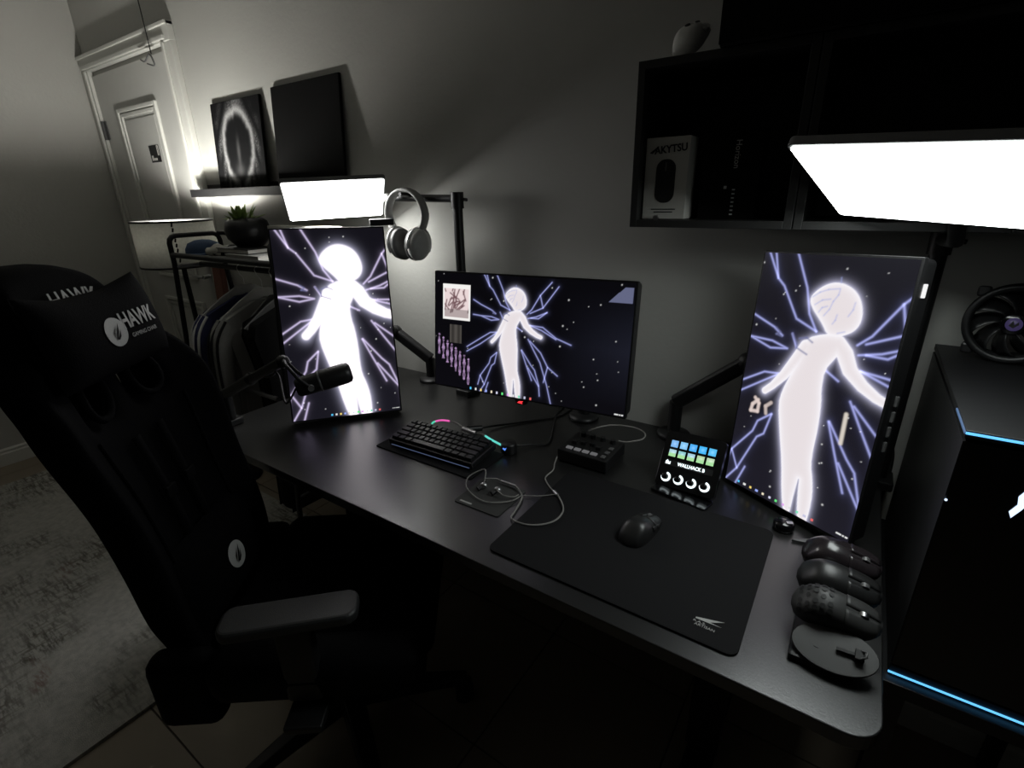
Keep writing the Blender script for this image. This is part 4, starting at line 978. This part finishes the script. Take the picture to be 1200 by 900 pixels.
fn = thing('cooling_fan', 'round black cooling fan with violet hub on the computer', 'fan', (.26, -.13, pz1+.0005))
fcn = Vector((.262, -.13, pz1+.0765)); ff = frame(fcn, -12, 6)
m = MB(); m.tube([ff @ Vector((.069*math.cos(2*PI*k/48), .069*math.sin(2*PI*k/48), 0)) for k in range(48)], .0075, 8, True)
m.tube([ff @ Vector((.069*math.cos(2*PI*k/48), .069*math.sin(2*PI*k/48), -.026)) for k in range(48)], .0075, 8, True).build('housing', 'blackplastic', fn)
for sx in (-1, 1):
    for sy in (-1, 1): MB().box((sx*.056, sy*.056, -.013), (.02, .02, .03)).xf(ff).build('corner_mount', 'blackplastic', fn, bevel=.004)
for k in range(9):
    a = 2*PI*k/9; q = []
    for i in range(5):
        r_ = .02+.042*i/4; aa = a+.5*(i/4)**1.2
        q.append([ff @ Vector((r_*math.cos(aa+s*.28), r_*math.sin(aa+s*.28), -.012+s*.016)) for s in (-1, -.3, .4, 1)])
    MB().sheet(q).build('blade', 'greyplastic' if False else 'blackplastic', fn, solid=.0016)
MB().lathe([(.001, -.016), (.021, -.016), (.021, .001), (.018, .004), (.001, .004)], fcn, 28, ff.to_3x3()).build('hub', 'glossblack', fn)
MB().lathe([(.001, 0), (.0125, 0), (.0125, .0008), (.001, .0008)], ff @ Vector((0, 0, .004)), 24, ff.to_3x3()).build('hub_light', 'glowviolet', fn)
MB().prism([(-.007, -.003), (-.002, .007), (.001, -.001), (.006, .006), (.007, .0), (.0, -.007)], .0006, ff, .005).build('hub_emblem', 'ink', fn)
for k, (a, b_) in enumerate((((.145, -.02, .90), (.15, -.03, .60)), )):
    cbn = MB().tube(spline([(.09, -.02, .93), (.13, -.015, .86), (.15, -.02, .8), (.148, -.02, .66)], 8), .004, 8).build('wall_cable', 'cable'); tag(cbn, 'black cable hanging down the wall behind the right monitor', 'cable')

# ------------------------------------------------------------------ gaming chair
CH = Vector((-.993, -.85, 0)); chr_ = rz(37)
ch = thing('gaming_chair', 'black gaming chair with embroidered head pillow at the desk', 'chair', CH, chr_)
def interp(v, tab):
    for (a, x), (b, y) in zip(tab[:-1], tab[1:]):
        if v <= b: t = (v-a)/(b-a); t = t*t*(3-2*t); return x+(y-x)*t
    return tab[-1][1]
HW = [(0, .19), (.15, .22), (.40, .215), (.66, .24), (.76, .222), (.85, .15), (.95, .135), (1.0, .11)]
WG = [(0, .06), (.3, .085), (.68, .10), (.8, .05), (1, .03)]
def backp(u, v, front=True):
    hw = interp(v, HW); x = -.262-.20*v+.018*math.sin(v*PI); z = .45+.87*v
    wing = interp(v, WG)*abs(u)**2.6
    if front: return Vector((x+wing+.012*(1-u*u), u*hw, z-.03*abs(u)**3*(1 if v > .9 else 0)))
    return Vector((x-.11+wing*.75+.03*u*u, u*hw*.96, z-.03*abs(u)**3*(1 if v > .9 else 0)))
nu, nv = 12, 17
gv = []
for s in (1, 0):
    for i in range(nv+1):
        for j in range(nu+1): gv.append(backp(j/nu*2-1, i/nv, bool(s)))
def kept(i, j):
    if not (0 <= i < nv and 0 <= j < nu): return False
    return not (i in (11, 12) and j in (3, 4, 7, 8))
fs = []; O = (nv+1)*(nu+1); ix = lambda i, j: i*(nu+1)+j
for i in range(nv):
    for j in range(nu):
        if not kept(i, j): continue
        a, b, c, d = ix(i, j), ix(i, j+1), ix(i+1, j+1), ix(i+1, j)
        fs += [(a, b, c, d), (O+d, O+c, O+b, O+a)]
        for (di, dj, p, q) in ((-1, 0, a, b), (0, 1, b, c), (1, 0, c, d), (0, -1, d, a)):
            if not kept(i+di, j+dj): fs.append((q, p, O+p, O+q))
MB().add(gv, fs, True).build('backrest', 'chair', ch, sub=2, world=False)
# seams of the side bolsters
for s in (-1, 1):
    MB().tube([backp(s*.62, v, True)+Vector((.004, 0, 0)) for v in np.linspace(.05, .62, 14)], .004, 6).build('bolster_seam', 'chair', ch, world=False)
    a = [backp(s*.18, v, True)+Vector((.012, 0, 0)) for v in np.linspace(.28, .58, 8)]
    m = MB(); m.sheet([[p+Vector((0, -.012, 0)), p+Vector((.002, 0, 0)), p+Vector((0, .012, 0))] for p in a]); m.build('pillow_strap', 'chair', ch, solid=.002, world=False)
    p = backp(s*.18, .42, True)+Vector((.018, 0, 0))
    MB().box(p, (.008, .034, .028)).build('strap_buckle', 'chairleather', ch, bevel=.002, world=False)
# hole bezels
for s in (-1, 1):
    c = [backp(s*(1/3+.165*math.cos(a)), (12+.98*math.sin(a))/nv, True)+Vector((.006, 0, 0)) for a in np.linspace(0, 2*PI, 20)[:-1]]
    MB().tube(c, .008, 6, True).build('strap_slot_ring', 'chair', ch, world=False)
# head pillow
def pil(y, z, off=0):
    hy, hz = .16, .085
    a = min(.999, abs(y)/hy); top_ = hz*(1+.40*max(0, a-.3)**1.3) if z > 0 else hz*(1-.05*a)
    b = min(.999, abs(z)/top_)
    return .048*(1-a**3.2)**.5*(1-b**2.6)**.5+off
pc0 = backp(0, .832, True)+Vector((.035, -.014, .0)); lean = R(12)
PR = Matrix.Translation(pc0) @ Matrix.Rotation(-lean, 4, 'Y')
m = MB(); N1, N2 = 26, 18
for s in (1, -1):
    g = []
    for i in range(N2+1):
        row = []
        for j in range(N1+1):
            y = .16*math.sin((j/N1*2-1)*PI/2); a = abs(y)/.16; t_ = math.sin((i/N2*2-1)*PI/2)
            top_ = .085*(1+.40*max(0, a-.3)**1.3) if t_ > 0 else .085*(1-.05*a)
            z = t_*top_
            row.append(PR @ Vector((s*pil(y, z)+.02*a*a, y, z)))
        g.append(row)
    m.sheet(g if s == 1 else [list(reversed(r_)) for r_ in g])
hpw = m.build('head_pillow', 'chair', ch, world=False, weld=True)
INVS = INV[ch.name]; INV[ch.name] = Matrix.Identity(4); INV[hpw.name] = Matrix.Identity(4)
FT = PR @ Matrix((Vector((0, 1, 0)), Vector((0, 0, 1)), Vector((1, 0, 0)))).transposed().to_4x4()
def onpil(ox, oz): return lambda p: Vector((p.x+ox, p.y+oz, pil(p.x+ox, p.y+oz, .0015+p.z)+.02*((p.x+ox)/.16)**2))
text('pillow_lettering', 'HAWK', .047, 'logo', hpw, FT, onpil(.068, .012), bold=.0012, sx=.72)
text('pillow_lettering', 'GAMING CHAIR', .0125, 'logo', hpw, FT, onpil(.07, -.020), sx=.9)
def disc(name, r, m_, par, fn_, frm, n=28, rings=4, z=0):
    vs = [frm @ fn_(Vector((0, 0, z)))]; f = []
    for k in range(1, rings+1):
        vs += [frm @ fn_(Vector((r*k/rings*math.cos(2*PI*i/n), r*k/rings*math.sin(2*PI*i/n), z))) for i in range(n)]
    f += [(0, 1+i, 1+(i+1) % n) for i in range(n)]
    for k in range(rings-1): f += [(1+k*n+i, 1+(k+1)*n+i, 1+(k+1)*n+(i+1) % n, 1+k*n+(i+1) % n) for i in range(n)]
    return MB().add(vs, f, True).build(name, m_, par, world=False)
def feather(name, par, fn_, frm, s=1., z=.001):
    for P2 in ([(-.010, -.016), (-.004, -.006), (.012, .016), (.006, .0), (-.004, -.012)], [(-.006, -.014), (.004, -.006), (.012, .004), (.006, -.010), (-.002, -.016)], [(-.012, -.012), (-.009, .0), (.004, .012), (-.004, .0)]):
        MB().add([frm @ fn_(Vector((x*s, y*s, z))) for x, y in P2], [tuple(range(len(P2)))]).build(name, 'chairleather', par, world=False)
disc('pillow_badge', .030, 'logo', hpw, onpil(-.008, -.002), FT)
feather('badge_feather', hpw, onpil(-.008, -.002), FT, 1.05)
# lettering on the backrest above the pillow
bt = lambda p: backp(max(-1, min(1, (p.x+.02)/.14)), .918+p.y/.87, True)+Vector((.012+p.z, 0, 0))
text('backrest_lettering', 'HAWK', .045, 'logo', ch, Matrix.Identity(4), bt, bold=.0008, sx=.9)
# lumbar pillow with badge
m = MB()
for s in (1, -1):
    g = []
    for i in range(15):
        row = []
        for j in range(19):
            y = .17*math.sin((j/18*2-1)*PI/2); t_ = math.sin((i/14*2-1)*PI/2); a = abs(y)/.17
            d = .05*(1-min(.999, a)**3)**.5*(1-min(.999, abs(t_))**3)**.5
            row.append(backp(0, .175, True)+Vector((.012+s*d-.20/.87*t_*.10, y, t_*.10)))
        g.append(row)
    m.sheet(g if s == 1 else [list(reversed(r_)) for r_ in g])
lb = m.build('lumbar_pillow', 'chair', ch, world=False, weld=True); INV[lb.name] = Matrix.Identity(4)
fl = Matrix.Translation(backp(0, .175, True)+Vector((.0635, 0, 0))) @ Matrix.Rotation(-R(13), 4, 'Y') @ Matrix((Vector((0, 1, 0)), Vector((0, 0, 1)), Vector((1, 0, 0)))).transposed().to_4x4()
idf = lambda p: Vector((p.x, p.y, p.z-8*(p.x**2+p.y**2)*.15))
disc('lumbar_badge', .034, 'logo', lb, idf, fl); feather('badge_feather', lb, idf, fl, 1.25, .0015)
INV[ch.name] = INVS
# seat
def rbox(name, c, s, m_, bev, rot=None, seg=4): return MB().box(c, s, rot).build(name, m_, ch, bevel=bev, seg=seg, world=False, smooth=True)
rbox('seat', (.03, 0, .455), (.50, .36, .10), 'chair', .035)
for s in (-1, 1): rbox('seat_bolster', (.04, s*.225, .47), (.46, .11, .12), 'chairleather', .04, Matrix.Rotation(R(-s*10), 3, 'X'))
rbox('seat_plate', (0, 0, .375), (.30, .26, .03), 'steel', .005)
rbox('seat_shell', (-.02, 0, .405), (.56, .44, .07), 'chairleather', .03)
for s in (-1, 1):
    rbox('recline_cover', (-.25, s*.225, .43), (.14, .07, .19), 'chairleather', .03)
    rbox('armrest_post', (.02, s*.265, .53), (.075, .035, .20), 'steel', .01)
    rbox('armrest_bracket', (.02, s*.24, .395), (.08, .16, .02), 'steel', .004)
    MB().prism(rrect(.265, .080, .026, 6), .026, Matrix.Translation((.02, s*.265, .637)) @ Matrix.Rotation(R(-s*8), 4, 'Z'), 0).build('armrest_pad', 'armpad', ch, bevel=.008, seg=3, world=False)
MB().cyl((0, 0, .09), (0, 0, .38), .028, n=20).cyl((0, 0, .09), (0, 0, .23), .036, n=20).build('gas_lift', 'steel', ch, world=False)
MB().lathe([(.001, .075), (.05, .075), (.055, .10), (.045, .13), (.001, .135)], (0, 0, 0), 24).build('base_hub', 'blackplastic', ch, world=False)
for k in range(5):
    a = R(72*k+8); d = Vector((math.cos(a), math.sin(a), 0)); sd = Vector((-d.y, d.x, 0))
    vs = []
    for r_, w_, z0_, z1_ in ((.03, .034, .075, .125), (.18, .028, .075, .112), (.335, .02, .066, .09)):
        vs += [d*r_+sd*w_+Vector((0, 0, z0_)), d*r_-sd*w_+Vector((0, 0, z0_)), d*r_-sd*w_*.75+Vector((0, 0, z1_)), d*r_+sd*w_*.75+Vector((0, 0, z1_))]
    lg_ = MB().add(vs, [(0, 1, 2, 3), (11, 10, 9, 8)]+[(i*4+q, (i+1)*4+q, (i+1)*4+(q+1) % 4, i*4+(q+1) % 4) for i in range(2) for q in range(4)]).build('base_leg', 'blackplastic', ch, bevel=.006, world=False)
    w_c = d*.325; INV[lg_.name] = INV[ch.name]
    for s in (-1, 1): MB().cyl(w_c+sd*s*.008+Vector((0, 0, .028)), w_c+sd*s*.026+Vector((0, 0, .028)), .0275, n=20).build('caster_wheel', 'blackplastic', lg_, world=False)
    MB().cyl(w_c+Vector((0, 0, .03)), w_c+Vector((0, 0, .075)), .010).build('caster_stem', 'steel', lg_, world=False)
